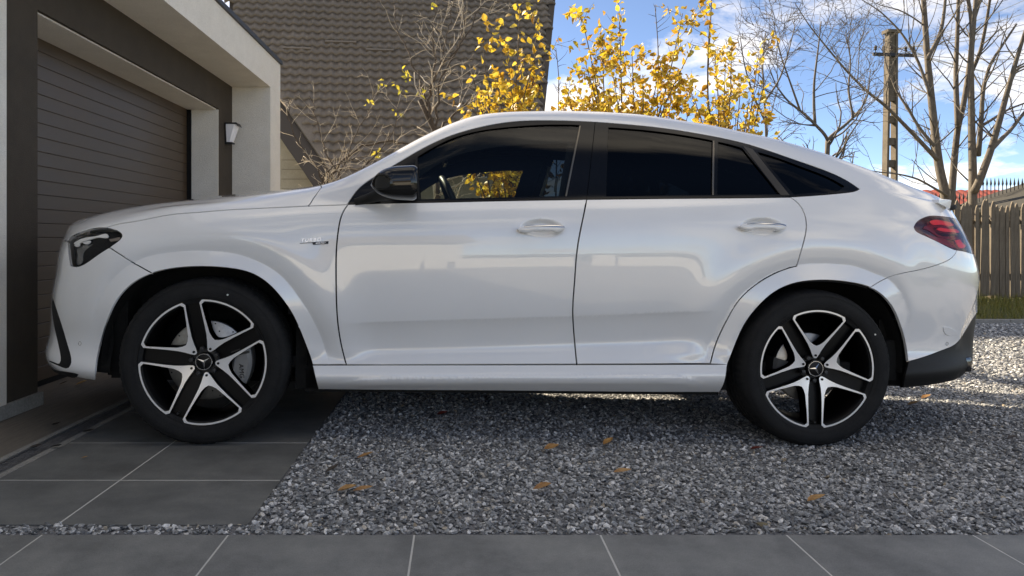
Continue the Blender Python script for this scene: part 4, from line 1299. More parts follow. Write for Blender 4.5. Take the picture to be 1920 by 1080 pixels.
lamp_shape('projector_lens', [(149, 452), (156, 450), (165, 450), (163, 453), (154, 455)], M_LAMPWHITE, .014)
lamp_shape('side_reflector', [(200, 445), (212, 443), (221, 442.5), (220, 446), (210, 448.5), (202, 449)], plain('amber_smoke', (.22, .18, .15), rough=.3), .016)
panel('lamp_lens', join(hl_top, hl_tip, hl_low, hl_in), M_LENS, HLS, h=.025, gap=.001, flange=.006)
# tail lamp wraps round the corner
tl_poly = join(tl_bot[::-1], tl_top, seg(tl_e0, (tl_e0[0] + .30, tl_e0[1]), 8), seg((tl_e0[0] + .30, tl_e0[1]), (tl_e1[0] + .22, tl_e1[1]), 10), seg((tl_e1[0] + .22, tl_e1[1]), tl_e1, 8))
TLS = panel('taillight', tl_poly, M_REDBLK, CP, h=.02, gap=.001, flange=.006, off=.010)
lamp_shape('lamp_bar', [(1746, 414), (1750, 412), (1770, 413), (1786, 417), (1791, 421), (1786, 422.5), (1766, 420), (1748, 418)], M_RED, .006, TLS)
lamp_shape('lamp_bar', [(1733, 428), (1737, 423), (1750, 422.5), (1770, 424), (1794, 428), (1797, 431), (1780, 430), (1752, 428), (1758, 437), (1778, 443), (1803, 446), (1806, 449), (1784, 448), (1758, 441), (1745, 432)], M_REDDK, .006, TLS)
lamp_shape('lamp_bar', [(1758, 429), (1762, 427), (1780, 428.5), (1798, 431), (1801, 434), (1788, 434.5), (1768, 432.5)], M_RED, .005, TLS)
lamp_shape('lamp_bar', [(1793, 451), (1802, 449), (1807, 455), (1813, 461), (1811, 463.5), (1802, 464), (1797, 458)], M_RED, .005, TLS)
lamp_shape('lamp_field', [(1735, 437), (1760, 444), (1785, 453), (1793, 464), (1775, 459), (1750, 447)], M_REDDK, .008, TLS)
panel('lamp_lens', tl_poly, glass_mat('smoke_lens', (.98, .88, .88), ior=1.18), TLS, h=.025, gap=.001, flange=.006)

# ------------------------------------------------------------------ small things on the flank
def frame_at(u, v):
    s_, t_ = st(u, v)
    P = S([s_], [t_])[0]; N = SN([s_], [t_])[0]
    e = .02
    X = S([s_ + e], [t_])[0] - S([s_ - e], [t_])[0]; X /= np.linalg.norm(X)
    Z = np.cross(X, N); Z /= np.linalg.norm(Z)
    if Z[2] < 0: Z = -Z
    return P, X, N, Z                                  # N outwards

def handle(u, v, parents):
    P, X, N, Z = frame_at(u, v + 30)
    P = P + Z * (30 / 393.); P[1] = float(P[1]) - .004
    n = 28; m = 12
    V = []
    for i in range(n):
        a = -1 + 2 * i / (n - 1)
        taper = math.sqrt(max(1 - abs(a) ** 3.2, 0)) * .94 + .06
        foot = sstep(.40, .62, abs(a))
        hz = .0150 * taper; out0 = .034 - .010 * a * a
        for k in range(m):
            th = 2 * math.pi * k / m
            cz = math.copysign(abs(math.cos(th)) ** .7, math.cos(th)); co = math.copysign(abs(math.sin(th)) ** .7, math.sin(th))
            zz = hz * cz
            if cz < -.2: zz -= .010 * foot * taper
            dep = .012 if co > 0 else -(.008 + (.040) * foot)
            V.append(P + X * (a * .113) + Z * (zz + .002 * a) + N * (out0 + abs(co) * dep))
    F = [(i * m + k, i * m + (k + 1) % m, (i + 1) * m + (k + 1) % m, (i + 1) * m + k) for i in range(n - 1) for k in range(m)]
    F += [tuple(range(m)), tuple((n - 1) * m + k for k in range(m - 1, -1, -1))]
    for sgn, par in ((0, parents[0]), (1, parents[1])):
        W = np.array(V)
        if sgn: W = W * [1, -1, 1] + [0, 2 * YC, 0]
        h = MB().add(W, F).build('door_handle', M_PAINT, par, auto=55)
        cs = MB()
        Q = []
        for i in range(14):
            a = -.75 + 1.71 * i / 13; ww = .0012 + .0070 * sstep(-.5, .75, a) * (1 - sstep(.93, 1.0, a))
            hz = .0150 * math.sqrt(max(1 - abs(a) ** 3.2, 0))
            for (zo, no) in ((hz * .98 + .0012, .006), (hz * .80 + .0005, .0118), (hz * .80 - ww, .0136), (hz * .70 - ww, .0105)):
                Q.append(P + X * (a * .113) + Z * (zo + .002 * a) + N * (.034 - .010 * a * a + no + .0008))
        Q = np.array(Q)
        if sgn: Q = Q * [1, -1, 1] + [0, 2 * YC, 0]
        cs.add(Q, [(i * 4 + k, i * 4 + k + 1, i * 4 + k + 5, i * 4 + k + 4) for i in range(13) for k in range(3)])
        cs.build('chrome_strip', M_CHROME, par, auto=60)
handle(1014, 428.5, FD)
handle(1427, 425, RD)

# door mirror: rounded shell cut flat at the glass, on a swept foot
def mirror_part(par, far):
    P = np.array([*c_unproj(np.array(744.), np.array(345.), -.05)]); c = np.array([P[0], -.05, P[1]])
    n, m = 22, 28
    V = []
    for i in range(n):
        a = i / (n - 1)                                # 0 front .. 1 rear
        x = -.100 + .192 * a
        r = (1 - (1 - min(1, a * 1.55)) ** 2.6) ** .48
        r *= 1 - .10 * sstep(.93, 1.0, a)
        hz = .081 * max(r, .02); hy = .115 * max(r, .02)
        zc = .004 * a - .012 * (1 - a) + .003
        for k in range(m):
            th = 2 * math.pi * k / m
            e = .62
            cy = math.copysign(abs(math.cos(th)) ** e, math.cos(th)); cz = math.copysign(abs(math.sin(th)) ** e, math.sin(th))
            low = 1 - .22 * max(0, -cz) * (1 - a)      # belly rises to the front
            V.append(c + np.array([x + .02 * cy * (1 - a), hy * cy, zc + hz * cz * low]))
    F = [(i * m + k, i * m + (k + 1) % m, (i + 1) * m + (k + 1) % m, (i + 1) * m + k) for i in range(n - 1) for k in range(m)]
    F.append(tuple(range(m)))
    W = np.array(V)
    fl = (lambda A: np.asarray(A) * [1, -1, 1] + [0, 2 * YC, 0]) if far else (lambda A: np.asarray(A))
    sh = MB().add(fl(W), F).build('door_mirror', M_MIRROR, par, auto=70)
    ring = W[(n - 1) * m:] ; cc = ring.mean(0)
    gl = cc + (ring - cc) * .95 + np.array([-.012, 0, 0])
    MB().add(fl(gl), [tuple(range(m))]).build('mirror_glass', plain('mirror_silver', (.8, .82, .85), rough=.02, metallic=1.0), par)
    # seam between cap and lower shell, and indicator strip
    k1 = [W[i * m + 15] for i in range(3, n - 1)]
    MB().tube(fl(np.array(k1) + [0, -.0004, 0]), np.full(len(k1), .0016), 5).build('mirror_seam', M_BLACK, par)
    # foot
    fx, fz = c_unproj(np.array([668., 690., 712., 735.]), np.array([376., 371., 365., 362.]), .03)
    pts = [np.array([fx[0] - .01, .085, fz[0] - .005]), np.array([fx[1], .075, fz[1]]), np.array([fx[2], .035, fz[2]]), np.array([fx[3], -.02, fz[3]])]
    pts = np.array(pts); d = np.linspace(0, 1, 10); kk = np.linspace(0, 1, 4)
    path = np.stack([nspline(kk, pts[:, q])(d) for q in range(3)], -1)
    MB().tube(fl(path), np.interp(d, [0, .5, 1], [.018, .028, .036]), 12).build('mirror_foot', M_TRIM, par, smooth=True)
mirror_part(FD[0], False)
mirror_part(FD[1], True)

def text_mesh(txt, size, depth, shear=0.0, spacing=1.0):
    cu = bpy.data.curves.new('lettering', 'FONT')
    cu.body = txt; cu.size = size; cu.extrude = depth; cu.shear = shear; cu.space_character = spacing; cu.align_x = 'CENTER'; cu.align_y = 'CENTER'
    o = bpy.data.objects.new('lettering', cu); COL.objects.link(o)
    dg = bpy.context.evaluated_depsgraph_get()
    me = bpy.data.meshes.new_from_object(o.evaluated_get(dg))
    bpy.data.objects.remove(o); bpy.data.curves.remove(cu)
    return me

def place_flat(o, P, X, N, Z):
    """local x -> X, local y -> Z, local z -> N"""
    o.matrix_local = Matrix(((X[0], Z[0], N[0], P[0]), (X[1], Z[1], N[1], P[1]), (X[2], Z[2], N[2], P[2]), (0, 0, 0, 1)))

P, X, N, Z = frame_at(583, 450.5)
tilt = math.radians(2.2)
X, Z = X * math.cos(tilt) + Z * math.sin(tilt), Z * math.cos(tilt) - X * math.sin(tilt)
me = text_mesh('TURBO', .024, .0012, .18, 1.28); me.materials.append(M_CHROME)
o = link('badge_lettering', me, FEND[0]); place_flat(o, P + N * .002, X, N, Z)
bd = MB(); bd.prism([(-.052, -.0022), (.07, -.0022), (.07, .0002), (-.052, .0002)], 0, .0022, 'z')
o = bd.build('badge_underline', M_DKSTEEL, FEND[0]); place_flat(o, P - Z * .0105 + N * .0005, X, N, Z)
bd = MB(); bd.prism([(-.036, -.0055), (.034, -.0055), (.036, .0065), (-.040, .0065)], 0, .003, 'z')
o = bd.build('badge_plate', M_GBLACK, FEND[0]); place_flat(o, P + X * .045 - Z * .0165 + N * .0005, X, N, Z)
me = text_mesh('4MATIC+', .0105, .0005, .1, 1.1); me.materials.append(M_CHROME)
o = link('badge_lettering', me, FEND[0]); place_flat(o, P + X * .044 - Z * .0165 + N * .0042, X, N, Z)
P_V = panel('bumper_vent', join(inv(smooth_line([(1768, 613), (1778, 614), (1790, 620), (1797, 626.5), (1790, 628), (1774, 627.5), (1769, 621), (1768, 613)], 4))), M_PAINT, CP, h=.012, gap=0, flange=.004, off=-.004)
# parking sensors
for (u, v) in ((150, 644), (1775.5, 644.5)):
    P, X, N, Z = frame_at(u, v)
    o = MB().lathe([(.0085, 0), (.0085, .0012), (.0098, .0012), (.0098, 0)], 20, 'z').build('parking_sensor', M_DKSTEEL, car); place_flat(o, P, X, N, Z)

# ------------------------------------------------------------------ wheels
WR, RR = .382, .2865                                   # tyre and rim radius
def polar(r, a): return (r * RR * math.cos(math.radians(a)), r * RR * math.sin(math.radians(a)))
def arcp(r, a, b, n): return [polar(r, a + (b - a) * i / n) for i in range(n + 1)]
KIN = [polar(.385, 0), polar(.412, 8.0), polar(.475, 15.2), polar(.70, 23.7), polar(.918, 27.4), polar(.960, 25.0)] + arcp(.967, 24.0, -24.0, 16) + [polar(.960, -25.0), polar(.918, -27.4), polar(.70, -23.7), polar(.475, -15.2), polar(.412, -8.0)]
KOUT = [polar(.185, 9), polar(.245, 14.5), polar(.33, 17.4), polar(.44, 20.6), polar(.62, 25.0), polar(.95, 29.3), polar(.992, 27.0)] + arcp(1.0, 26, -26, 18) + [polar(.992, -27.0), polar(.95, -29.3), polar(.62, -25.0), polar(.44, -20.6), polar(.33, -17.4), polar(.245, -14.5), polar(.185, -9), polar(.172, 0)]
def rot2(poly, a):
    c, s_ = math.cos(math.radians(a)), math.sin(math.radians(a))
    return np.array([(x * c - z * s_, x * s_ + z * c) for x, z in poly])
def dish(x, z):
    r = np.hypot(x, z) / RR
    return .014 + .030 * (1 - np.clip(r, 0, 1)) ** 1.3 * 1.0   # face falls inwards to the hub
def flat_part(name, poly, holes, lift, thick, mat, edge_mat, parent, h=.03):
    vo, F, loops = cdt(poly, holes, h, h)
    P = np.stack([vo[:, 0], dish(vo[:, 0], vo[:, 1]) - lift, vo[:, 1]], -1)
    N = np.tile([0., -1., 0.], (len(P), 1))
    r = np.hypot(vo[:, 0], vo[:, 1]) / RR
    sl = .030 * 1.3 * (1 - np.clip(r, 0, .999)) ** .3 / RR
    N[:, 0] = -sl * vo[:, 0] / np.maximum(r * RR, 1e-6); N[:, 2] = -sl * vo[:, 1] / np.maximum(r * RR, 1e-6)
    N /= np.linalg.norm(N, axis=1, keepdims=True)
    me = surf_mesh(name, P, N, F, loops, mat, thick, 0, None, False, False, edge_mat, .0012)[0]
    return link(name, me, parent)

def wheel_meshes():
    """builds one wheel (outer face towards -y, centre at origin) and returns list of (name, object)"""
    root = empty('wheel')
    # tyre
    prof = [(.270, .024), (.288, .012), (.293, .0070), (.300, .004), (.318, -.0005), (.338, -.001), (.352, .004), (.364, .013), (.3735, .026), (.3785, .042), (.3800, .056)]
    tread = []
    for y0 in (.060, .104, .150, .196):
        tread += [(.3812, y0), (.3815, y0 + .031), (.3730, y0 + .033), (.3730, y0 + .041)]
    prof += tread[:-2] + [(.3800, .240), (.3785, .250), (.370, .262), (.350, .272), (.32, .275), (.28, .265), (.266, .255)]
    n = 288; m = len(prof)
    V = []
    for i in range(n):
        a = 2 * math.pi * i / n
        for k, (r, y) in enumerate(prof):
            rr = r
            if .370 < r and (y < .075 or y > .215) and i % 4 == 0: rr = r - .0032
            elif r > .379 and .08 < y < .2 and (i + int(y * 60)) % 4 == 0: rr = r - .003
            V.append((rr * math.cos(a + (y - .13) * .15), y, rr * math.sin(a + (y - .13) * .15)))
    F = [(i * m + k, i * m + k + 1, ((i + 1) % n) * m + k + 1, ((i + 1) % n) * m + k) for i in range(n) for k in range(m - 1)]
    MB().add(V, F).build('tyre', M_RUBBER, root, auto=40)
    # raised lettering band and maker's dot on the sidewall
    bd = MB()
    for k in range(2): bd.lathe([(.303 + .05 * k, .0030 - .002 * k), (.304 + .05 * k, .0012 - .002 * k), (.3055 + .05 * k, .0030 - .002 * k)], 96)
    bd.build('sidewall_rib', M_RUBBER, root, smooth=True)
    # rim
    MB().lathe([(.2900, .012), (.2905, .009), (.2885, .0095), (.2868, .013), (.2800, .026), (.272, .040), (.262, .06), (.258, .12), (.252, .20), (.268, .25)], 96).build('rim_barrel', M_RIMBLK, root, auto=50)
    circ = np.array([(.2860 * math.cos(a), .2860 * math.sin(a)) for a in np.linspace(0, 2 * math.pi, 120, endpoint=False)])
    flat_part('spoke_face', circ, [rot2(KIN, 72 * k)[::-1] for k in range(5)], -.032, .030, M_RIMBLK, M_RIMBLK, root)
    for k in range(5):
        flat_part('machined_spoke', rot2(KOUT, 72 * k), [rot2(KIN, 72 * k)[::-1]], 0, .034, M_ALU, M_RIMBLK, root, .02)
        bx, bz = rot2([polar(.205, 36)], 72 * k)[0]
        MB().lathe([(.0001, .030), (.0095, .031), (.0115, .034), (.0115, .055)], 6, center=(bx, 0, bz)).build('wheel_bolt', M_DKSTEEL, root)
        bx, bz = rot2([polar(.222, 0)], 72 * k)[0]
        MB().lathe([(.0001, .0305), (.0055, .0305), (.0055, .036)], 12, center=(bx, 0, bz)).build('spoke_hole', M_BLACK, root)
        bx, bz = rot2([polar(.43, 36)], 72 * k)[0]
    # hub cap with three-pointed star in a ring
    hc = empty('hub_cap', parent=root)
    MB().lathe([(.0001, .0285), (.034, .0285), (.038, .030), (.041, .034), (.041, .06)], 40).build('cap', M_RIMBLK, hc, auto=40)
    MB().lathe([(.0335, .0288), (.0345, .0262), (.0372, .0262), (.0385, .0292)], 40).build('star_ring', M_CHROME, hc, auto=60)
    sv = []; sf = []
    for k in range(3):
        a = math.radians(90 + 120 * k); b = math.radians(60)
        tip = (math.cos(a) * .0335, .0272, math.sin(a) * .0335)
        l = (math.cos(a + b) * .0062, .0278, math.sin(a + b) * .0062); r = (math.cos(a - b) * .0062, .0278, math.sin(a - b) * .0062)
        c = (0, .0225, 0); q = len(sv); sv += [tip, l, c, r]; sf += [(q, q + 1, q + 2), (q, q + 2, q + 3)]
    MB().add(sv, sf).build('star', M_CHROME, hc)
    vx, vz = polar(.90, 36 + 144)
    MB().lathe([(.0001, .0), (.0045, .0), (.0045, .03)], 10, center=(vx, .016, vz)).build('valve_cap', M_DKSTEEL, root)
    return root

def brake(parent, x, z, front, far):
    r = empty('brake', parent=parent)
    yy = (lambda y: 2 * YC - y) if far else (lambda y: y)
    rd = .188 if front else .172
    pr = [(.07, .075), (.085, .092), (.10, .098), (rd - .004, .098), (rd, .101), (rd, .126), (.09, .128)]
    MB().lathe([(a, yy(b)) for a, b in pr], 72, center=(x, 0, z)).build('brake_disc', M_DISC, r, auto=40)
    for k in range(36 if front else 0):
        dots = MB()
        a = 2 * math.pi * k / 36; q = rd * (.62 + .16 * (k % 3))
        dots.lathe([(.0001, yy(.0972)), (.0038, yy(.0972))], 8, center=(x + q * math.cos(a), 0, z + q * math.sin(a)))
        dots.build('disc_drilling', M_BLACK, r)
    MB().lathe([(.0001, yy(.06)), (.06, yy(.062)), (.072, yy(.078)), (.09, yy(.12))], 40, center=(x, 0, z)).build('hub', M_DKSTEEL, r, auto=40)
    # caliper: block following the disc edge
    a0, a1 = (-33, 30) if front else (165, 215)
    i0, i1 = (.120, .212) if front else (.115, .198)
    prof = [(i0, .075), (i0 + .012, .062), (i1 - .018, .058), (i1, .070), (i1, .150), (i0 + .03, .150)]
    cal = MB().lathe([(p, yy(q)) for p, q in prof], 24, center=(x, 0, z), closed=True, a0=math.radians(a0), a1=math.radians(a1))
    cal.build('brake_caliper', M_CALIPER if front else M_DKSTEEL, r, auto=35)
    if front and not far:
        for (b0, b1, q0, q1, y0) in ((12, 15, .128, .205, .055), (20, 22, .125, .205, .056)):
            br = MB().lathe([(q0, y0), (q1, y0), (q1, y0 + .02)], 4, center=(x, 0, z), a0=math.radians(b0), a1=math.radians(b1))
            br.build('caliper_bridge', M_DKSTEEL, r)
        me = text_mesh('AMG', .030, .0006, .12, 1.05); me.materials.append(M_BLACK)
        o = link('caliper_lettering', me, r)
        A = math.radians(-14); q = .171
        place_flat(o, np.array([x + q * math.cos(A), .0565, z + q * math.sin(A)]), np.array([0.09, 0, -1.0]), np.array([0, -1.0, 0]), np.array([1.0, 0, 0.09]))
    return r

wheel0 = wheel_meshes()
def copy_tree(o, parent=None):
    c = o.copy(); COL.objects.link(c); c.parent = parent
    for ch in [q for q in bpy.data.objects if q.parent == o]:
        copy_tree(ch, c)
    return c
F_C = c_unproj(np.array(380.), np.array(686.), .012); R_C = c_unproj(np.array(1533.), np.array(696.), .012)
FX, FZ = float(F_C[0]), float(F_C[1]); RX, RZ = float(R_C[0]), float(R_C[1])
FZ = RZ = WR - .002
wheel_list = [(FX, .0, 65.4, False), (RX, .0, 89.0, False), (FX, .0, 20, True), (RX, .0, 50, True)]
WS_ = Matrix.Diagonal((1.02, 1.0, 1.02, 1.0))
wheels_built = []
for i, (x, y, a, far) in enumerate(wheel_list):
    w = wheel0 if i == 0 else copy_tree(wheel0)
    w.parent = car
    # a turns the wheel as seen from outside; positive angle turns x towards z
    if not far:
        w.matrix_local = Matrix.Translation((x, y, FZ + .004)) @ Matrix.Rotation(-math.radians(a), 4, 'Y') @ WS_
    else:
        w.matrix_local = Matrix.Translation((x, 2 * YC - y, FZ)) @ Matrix.Rotation(math.pi, 4, 'Z') @ Matrix.Rotation(-math.radians(a), 4, 'Y') @ WS_
    wheels_built.append((w, (71 if x == FX else 32) - a))
    brake(car, x, FZ, x == FX, far)

for w, sa in wheels_built:
    MB().lathe([(.0001, -.0030), (.0042, -.0030), (.0042, .002)], 12, center=(.327 * math.cos(math.radians(sa)), 0, .327 * math.sin(math.radians(sa)))).build('tyre_mark', M_WHITEPLASTIC, w)

# ------------------------------------------------------------------ underside, arches, cabin
for (x, nm) in ((FX, 'wheel_arch_liner'), (RX, 'wheel_arch_liner')):
    for far in (False, True):
        yy = (lambda y: 2 * YC - y) if far else (lambda y: y)
        pr = [(.470, yy(.055)), (.462, yy(.09)), (.462, yy(.42)), (.02, yy(.43))]
        b = MB().lathe(pr, 40, center=(x, 0, FZ + .03), a0=math.radians(-6), a1=math.radians(186))
        b.build(nm, M_LINER, car, smooth=True)
fl = MB()
fl.box(-.55, FX - .44, .30, 1.65, .27, .40)
fl.box(FX - .46, FX + .46, .42, 1.53, .22, .55)
fl.box(FX + .46, RX - .46, .10, 1.85, .235, .34)
fl.box(RX - .46, RX + .46, .42, 1.53, .25, .60)
fl.box(RX + .44, 3.50, .14, 1.81, .28, .62)
fl.box(FX - .455, FX - .385, .13, 1.82, .285, .66)
fl.box(FX - .50, FX - .455, .20, 1.75, .285, .5)
fl.box(RX + .40, RX + .475, .14, 1.81, .29, .62)
fl.box(RX + .405, RX + .462, .09, .15, .32, .52)
fl.box(FX + .41, FX + .60, .10, 1.85, .25, .62)
fl.box(RX - .60, RX - .42, .10, 1.85, .26, .62)
fl.build('underbody', M_LINER, car)
MB().box(-.55, .30, .30, 1.65, .55, .82).box(-.30, .95, .22, 1.73, .80, .88).build('engine_bay', M_LINER, car)
panel('inner_body', join(seg((FX + .50, .10), (RX - .50, .10), 40), seg((RX - .50, .10), (RX - .50, T7 - .01), 8), seg((RX - .50, T7 - .01), (FX + .50, T7 - .01), 40), seg((FX + .50, T7 - .01), (FX + .50, .10), 8)), M_CABIN, CP, off=.035, gap=0, flange=0, h=.06)
panel('inner_body', join(seg((-.5, T7 - .08), (FX + .52, T7 - .08), 30), seg((FX + .52, T7 - .08), (FX + .52, T7 - .004), 4), seg((FX + .52, T7 - .004), (-.5, T7 - .004), 30), seg((-.5, T7 - .004), (-.5, T7 - .08), 4)), M_LINER, CP, off=.03, gap=0, flange=0, h=.06)
panel('inner_body', join(seg((RX - .52, .62), (3.9, .62), 40), seg((3.9, .62), (3.9, T7 + .02), 8), seg((3.9, T7 + .02), (RX - .52, T7 + .02), 40), seg((RX - .52, T7 + .02), (RX - .52, .62), 8)), M_LINER, CP, off=.04, gap=0, flange=0, h=.06)
panel('inner_body', join(seg((RX + .405, .03), (3.95, .03), 40), seg((3.95, .03), (3.95, .62), 8), seg((3.95, .62), (RX + .405, .62), 40), seg((RX + .405, .62), (RX + .405, .03), 8)), M_LINER, CP, off=.03, gap=0, flange=0, h=.06)
panel('inner_body', join(seg((XA - .95, .03), (FX - .425, .03), 40), seg((FX - .425, .03), (FX - .425, .62), 8), seg((FX - .425, .62), (XA - .95, .62), 40), seg((XA - .95, .62), (XA - .95, .03), 8)), M_LINER, CP, off=.035, gap=0, flange=0, h=.06)

belt_z = float(RING[7]['zf'](1.2))
dash = MB()
xd = ux(690, .5, 380)
dash.prism([(xd - .35, .6), (xd + .28, .6), (xd + .34, belt_z - .14), (xd + .26, belt_z - .03), (xd + .05, belt_z + .012), (xd - .35, belt_z - .03)], .13, 1.82)
dash.build('dashboard', M_CABIN, car)
MB().cbox(xd - .4, 3.2, .14, 1.81, .34, .40, .01).build('cabin_floor', M_CABIN, car)
def seat(x, y):
    r = empty('seat', (0, 0, 0), parent=car)
    lean = .38
    def slab(pts, w0, w1, nm, th):
        b = MB(); n = len(pts); V = []
        for i, (px, pz) in enumerate(pts):
            w = w0 + (w1 - w0) * i / (n - 1)
            for k in range(16):
                a = 2 * math.pi * k / 16
                cy = math.copysign(abs(math.cos(a)) ** .45, math.cos(a)); cx = math.copysign(abs(math.sin(a)) ** .7, math.sin(a))
                e = 1 if 0 < i < n - 1 else .72
                V.append((px + th * cx * e, y + w * cy * e, pz + (0 if 0 < i < n - 1 else 0)))
        F = [(i * 16 + k, i * 16 + (k + 1) % 16, (i + 1) * 16 + (k + 1) % 16, (i + 1) * 16 + k) for i in range(n - 1) for k in range(16)]
        F += [tuple(range(15, -1, -1)), tuple((n - 1) * 16 + k for k in range(16))]
        b.add(V, F).build(nm, M_SEAT, r, auto=60)
    z0 = belt_z - .45
    slab([(x + lean * .0, z0), (x + .05, z0 + .12), (x + .12, z0 + .32), (x + .19, z0 + .52), (x + .205, z0 + .56)], .24, .20, 'backrest', .075)
    slab([(x + .20, z0 + .60), (x + .215, z0 + .66), (x + .235, z0 + .74), (x + .242, z0 + .765)], .13, .12, 'headrest', .048)
    MB().cbox(x - .48, x + .05, y - .25, y + .25, z0 - .14, z0 + .02, .05).build('cushion', M_SEAT, r)
for yy_ in (.46, 1.49): seat(ux(1065, yy_, 380), yy_)
for yy_ in (.46, 1.49): seat(ux(1065, .46, 380) + .95, yy_)
# steering wheel on the near side
swx, swz = c_unproj(np.array(853.), np.array(357.), .46)
sw = MB()
nU, nV = 48, 10; V = []
for i in range(nU):
    a = 2 * math.pi * i / nU
    for k in range(nV):
        b = 2 * math.pi * k / nV; rr = .178 + .0165 * math.cos(b)
        V.append((.0165 * math.sin(b), rr * math.cos(a), rr * math.sin(a)))
sw.add(V, [(i * nV + k, i * nV + (k + 1) % nV, ((i + 1) % nU) * nV + (k + 1) % nV, ((i + 1) % nU) * nV + k) for i in range(nU) for k in range(nV)])
sw.box(-.012, .012, -.165, .165, -.02, .02); sw.box(-.03, .012, -.06, .06, -.06, .05)
sw.xform(Matrix.Translation((float(swx), .46, float(swz) - .10)) @ Matrix.Rotation(math.radians(-24), 4, 'Y'))
sw.build('steering_wheel', M_SEAT, car, auto=50)
rvx, rvz = c_unproj(np.array(835.), np.array(300.), .95)
MB().cbox(float(rvx) - .012, float(rvx) + .012, .85, 1.10, float(rvz) - .03, float(rvz) + .03, .01).build('rear_view_mirror', M_GBLACK, car)
for pts_, y_, r_ in (([(1030, 313), (1027, 328), (1020, 350), (1014, 368)], 1.22, .010), ([(1045, 333), (1042, 346), (1041, 360)], 1.0, .008)):  # pale tubes imitate sunlit edges of seat and pillar trim
    q_ = [np.array([c_unproj(np.array(float(u)), np.array(float(v)), y_)[0], y_, c_unproj(np.array(float(u)), np.array(float(v)), y_)[1]]) for u, v in pts_]
    MB().tube(q_, np.full(len(q_), r_), 8).build('lit_edge_tube', plain('sunlit_edge_tone', (.55, .56, .54), rough=.6), car, smooth=True)
# exhaust tips
for far in (False, True):
    ex_, ez_ = c_unproj(np.array(1791.), np.array(680.), .34)
    y0 = .27; a = 2 * YC - y0 - .15 if far else y0
    MB().cbox(float(ex_) - .10, float(ex_) + .045, a, a + .15, float(ez_) - .042, float(ez_) + .042, .018).build('exhaust_tip', plain('dark_chrome', (.12, .12, .12), rough=.12, metallic=1.0), car, auto=40)
# =================================================================== trees and shrubs
M_BARK = noise_mat('grey_brown_bark', (.085, .068, .050), (.18, .15, .115), scale=10, rough=.9, stretch=(3, 3, .8), fine=(50, .25), bump=.6, bscale=40)
M_TWIG = noise_mat('twig_bark', (.075, .062, .048), (.15, .128, .10), scale=6, rough=.85)
M_SUNTWIG = noise_mat('sunlit_twig_bark', (.42, .35, .26), (.66, .57, .44), scale=6, rough=.8)  # lightened: the sunlight on the twigs is put into their colour
M_SHRUBBARK = noise_mat('shrub_bark', (.055, .040, .028), (.12, .09, .065), scale=8, rough=.85)

def leaf_mat(name, cols, trans=.45):
    m = bpy.data.materials.new(name); m.use_nodes = True
    nt = m.node_tree; nt.nodes.clear()
    out = nt.nodes.new('ShaderNodeOutputMaterial')
    geo = nt.nodes.new('ShaderNodeNewGeometry'); oi = nt.nodes.new('ShaderNodeObjectInfo')
    ad = nt.nodes.new('ShaderNodeMath'); ad.operation = 'ADD'
    fr = nt.nodes.new('ShaderNodeMath'); fr.operation = 'FRACT'
    nt.links.new(geo.outputs['Random Per Island'], ad.inputs[0]); nt.links.new(oi.outputs['Random'], ad.inputs[1]); nt.links.new(ad.outputs[0], fr.inputs[0])
    r = ramp(nt, [(i / (len(cols) - 1), c) for i, c in enumerate(cols)])
    nt.links.new(fr.outputs[0], r.inputs['Fac'])
    tc = nt.nodes.new('ShaderNodeTexCoord'); n = nt.nodes.new('ShaderNodeTexNoise'); n.inputs['Scale'].default_value = 35; n.inputs['Detail'].default_value = 4
    nt.links.new(tc.outputs['Object'], n.inputs['Vector'])
    mx = nt.nodes.new('ShaderNodeMixRGB'); mx.blend_type = 'MULTIPLY'; mx.inputs[0].default_value = .8
    r2 = ramp(nt, [(.35, (.62, .50, .42)), (.6, (1.05, 1.05, 1.05))])
    nt.links.new(n.outputs['Fac'], r2.inputs['Fac']); nt.links.new(r.outputs['Color'], mx.inputs[1]); nt.links.new(r2.outputs['Color'], mx.inputs[2])
    d = nt.nodes.new('ShaderNodeBsdfPrincipled'); d.inputs['Roughness'].default_value = .5
    t = nt.nodes.new('ShaderNodeBsdfTranslucent')
    ms = nt.nodes.new('ShaderNodeMixShader'); ms.inputs[0].default_value = trans
    nt.links.new(mx.outputs[0], d.inputs['Base Color']); nt.links.new(mx.outputs[0], t.inputs['Color'])
    nt.links.new(d.outputs[0], ms.inputs[1]); nt.links.new(t.outputs[0], ms.inputs[2]); nt.links.new(ms.outputs[0], out.inputs[0])
    return m
M_YLEAF = leaf_mat('yellow_leaf', [(.46, .37, .05), (.70, .52, .05), (.62, .38, .035), (.76, .62, .10), (.50, .27, .03), (.42, .40, .08)])
M_YGLEAF = leaf_mat('yellow_green_leaf', [(.30, .30, .05), (.62, .52, .06), (.45, .42, .06), (.70, .58, .10)])

def unit(v): return v / max(np.linalg.norm(v), 1e-9)
R0 = np.random.default_rng(5)

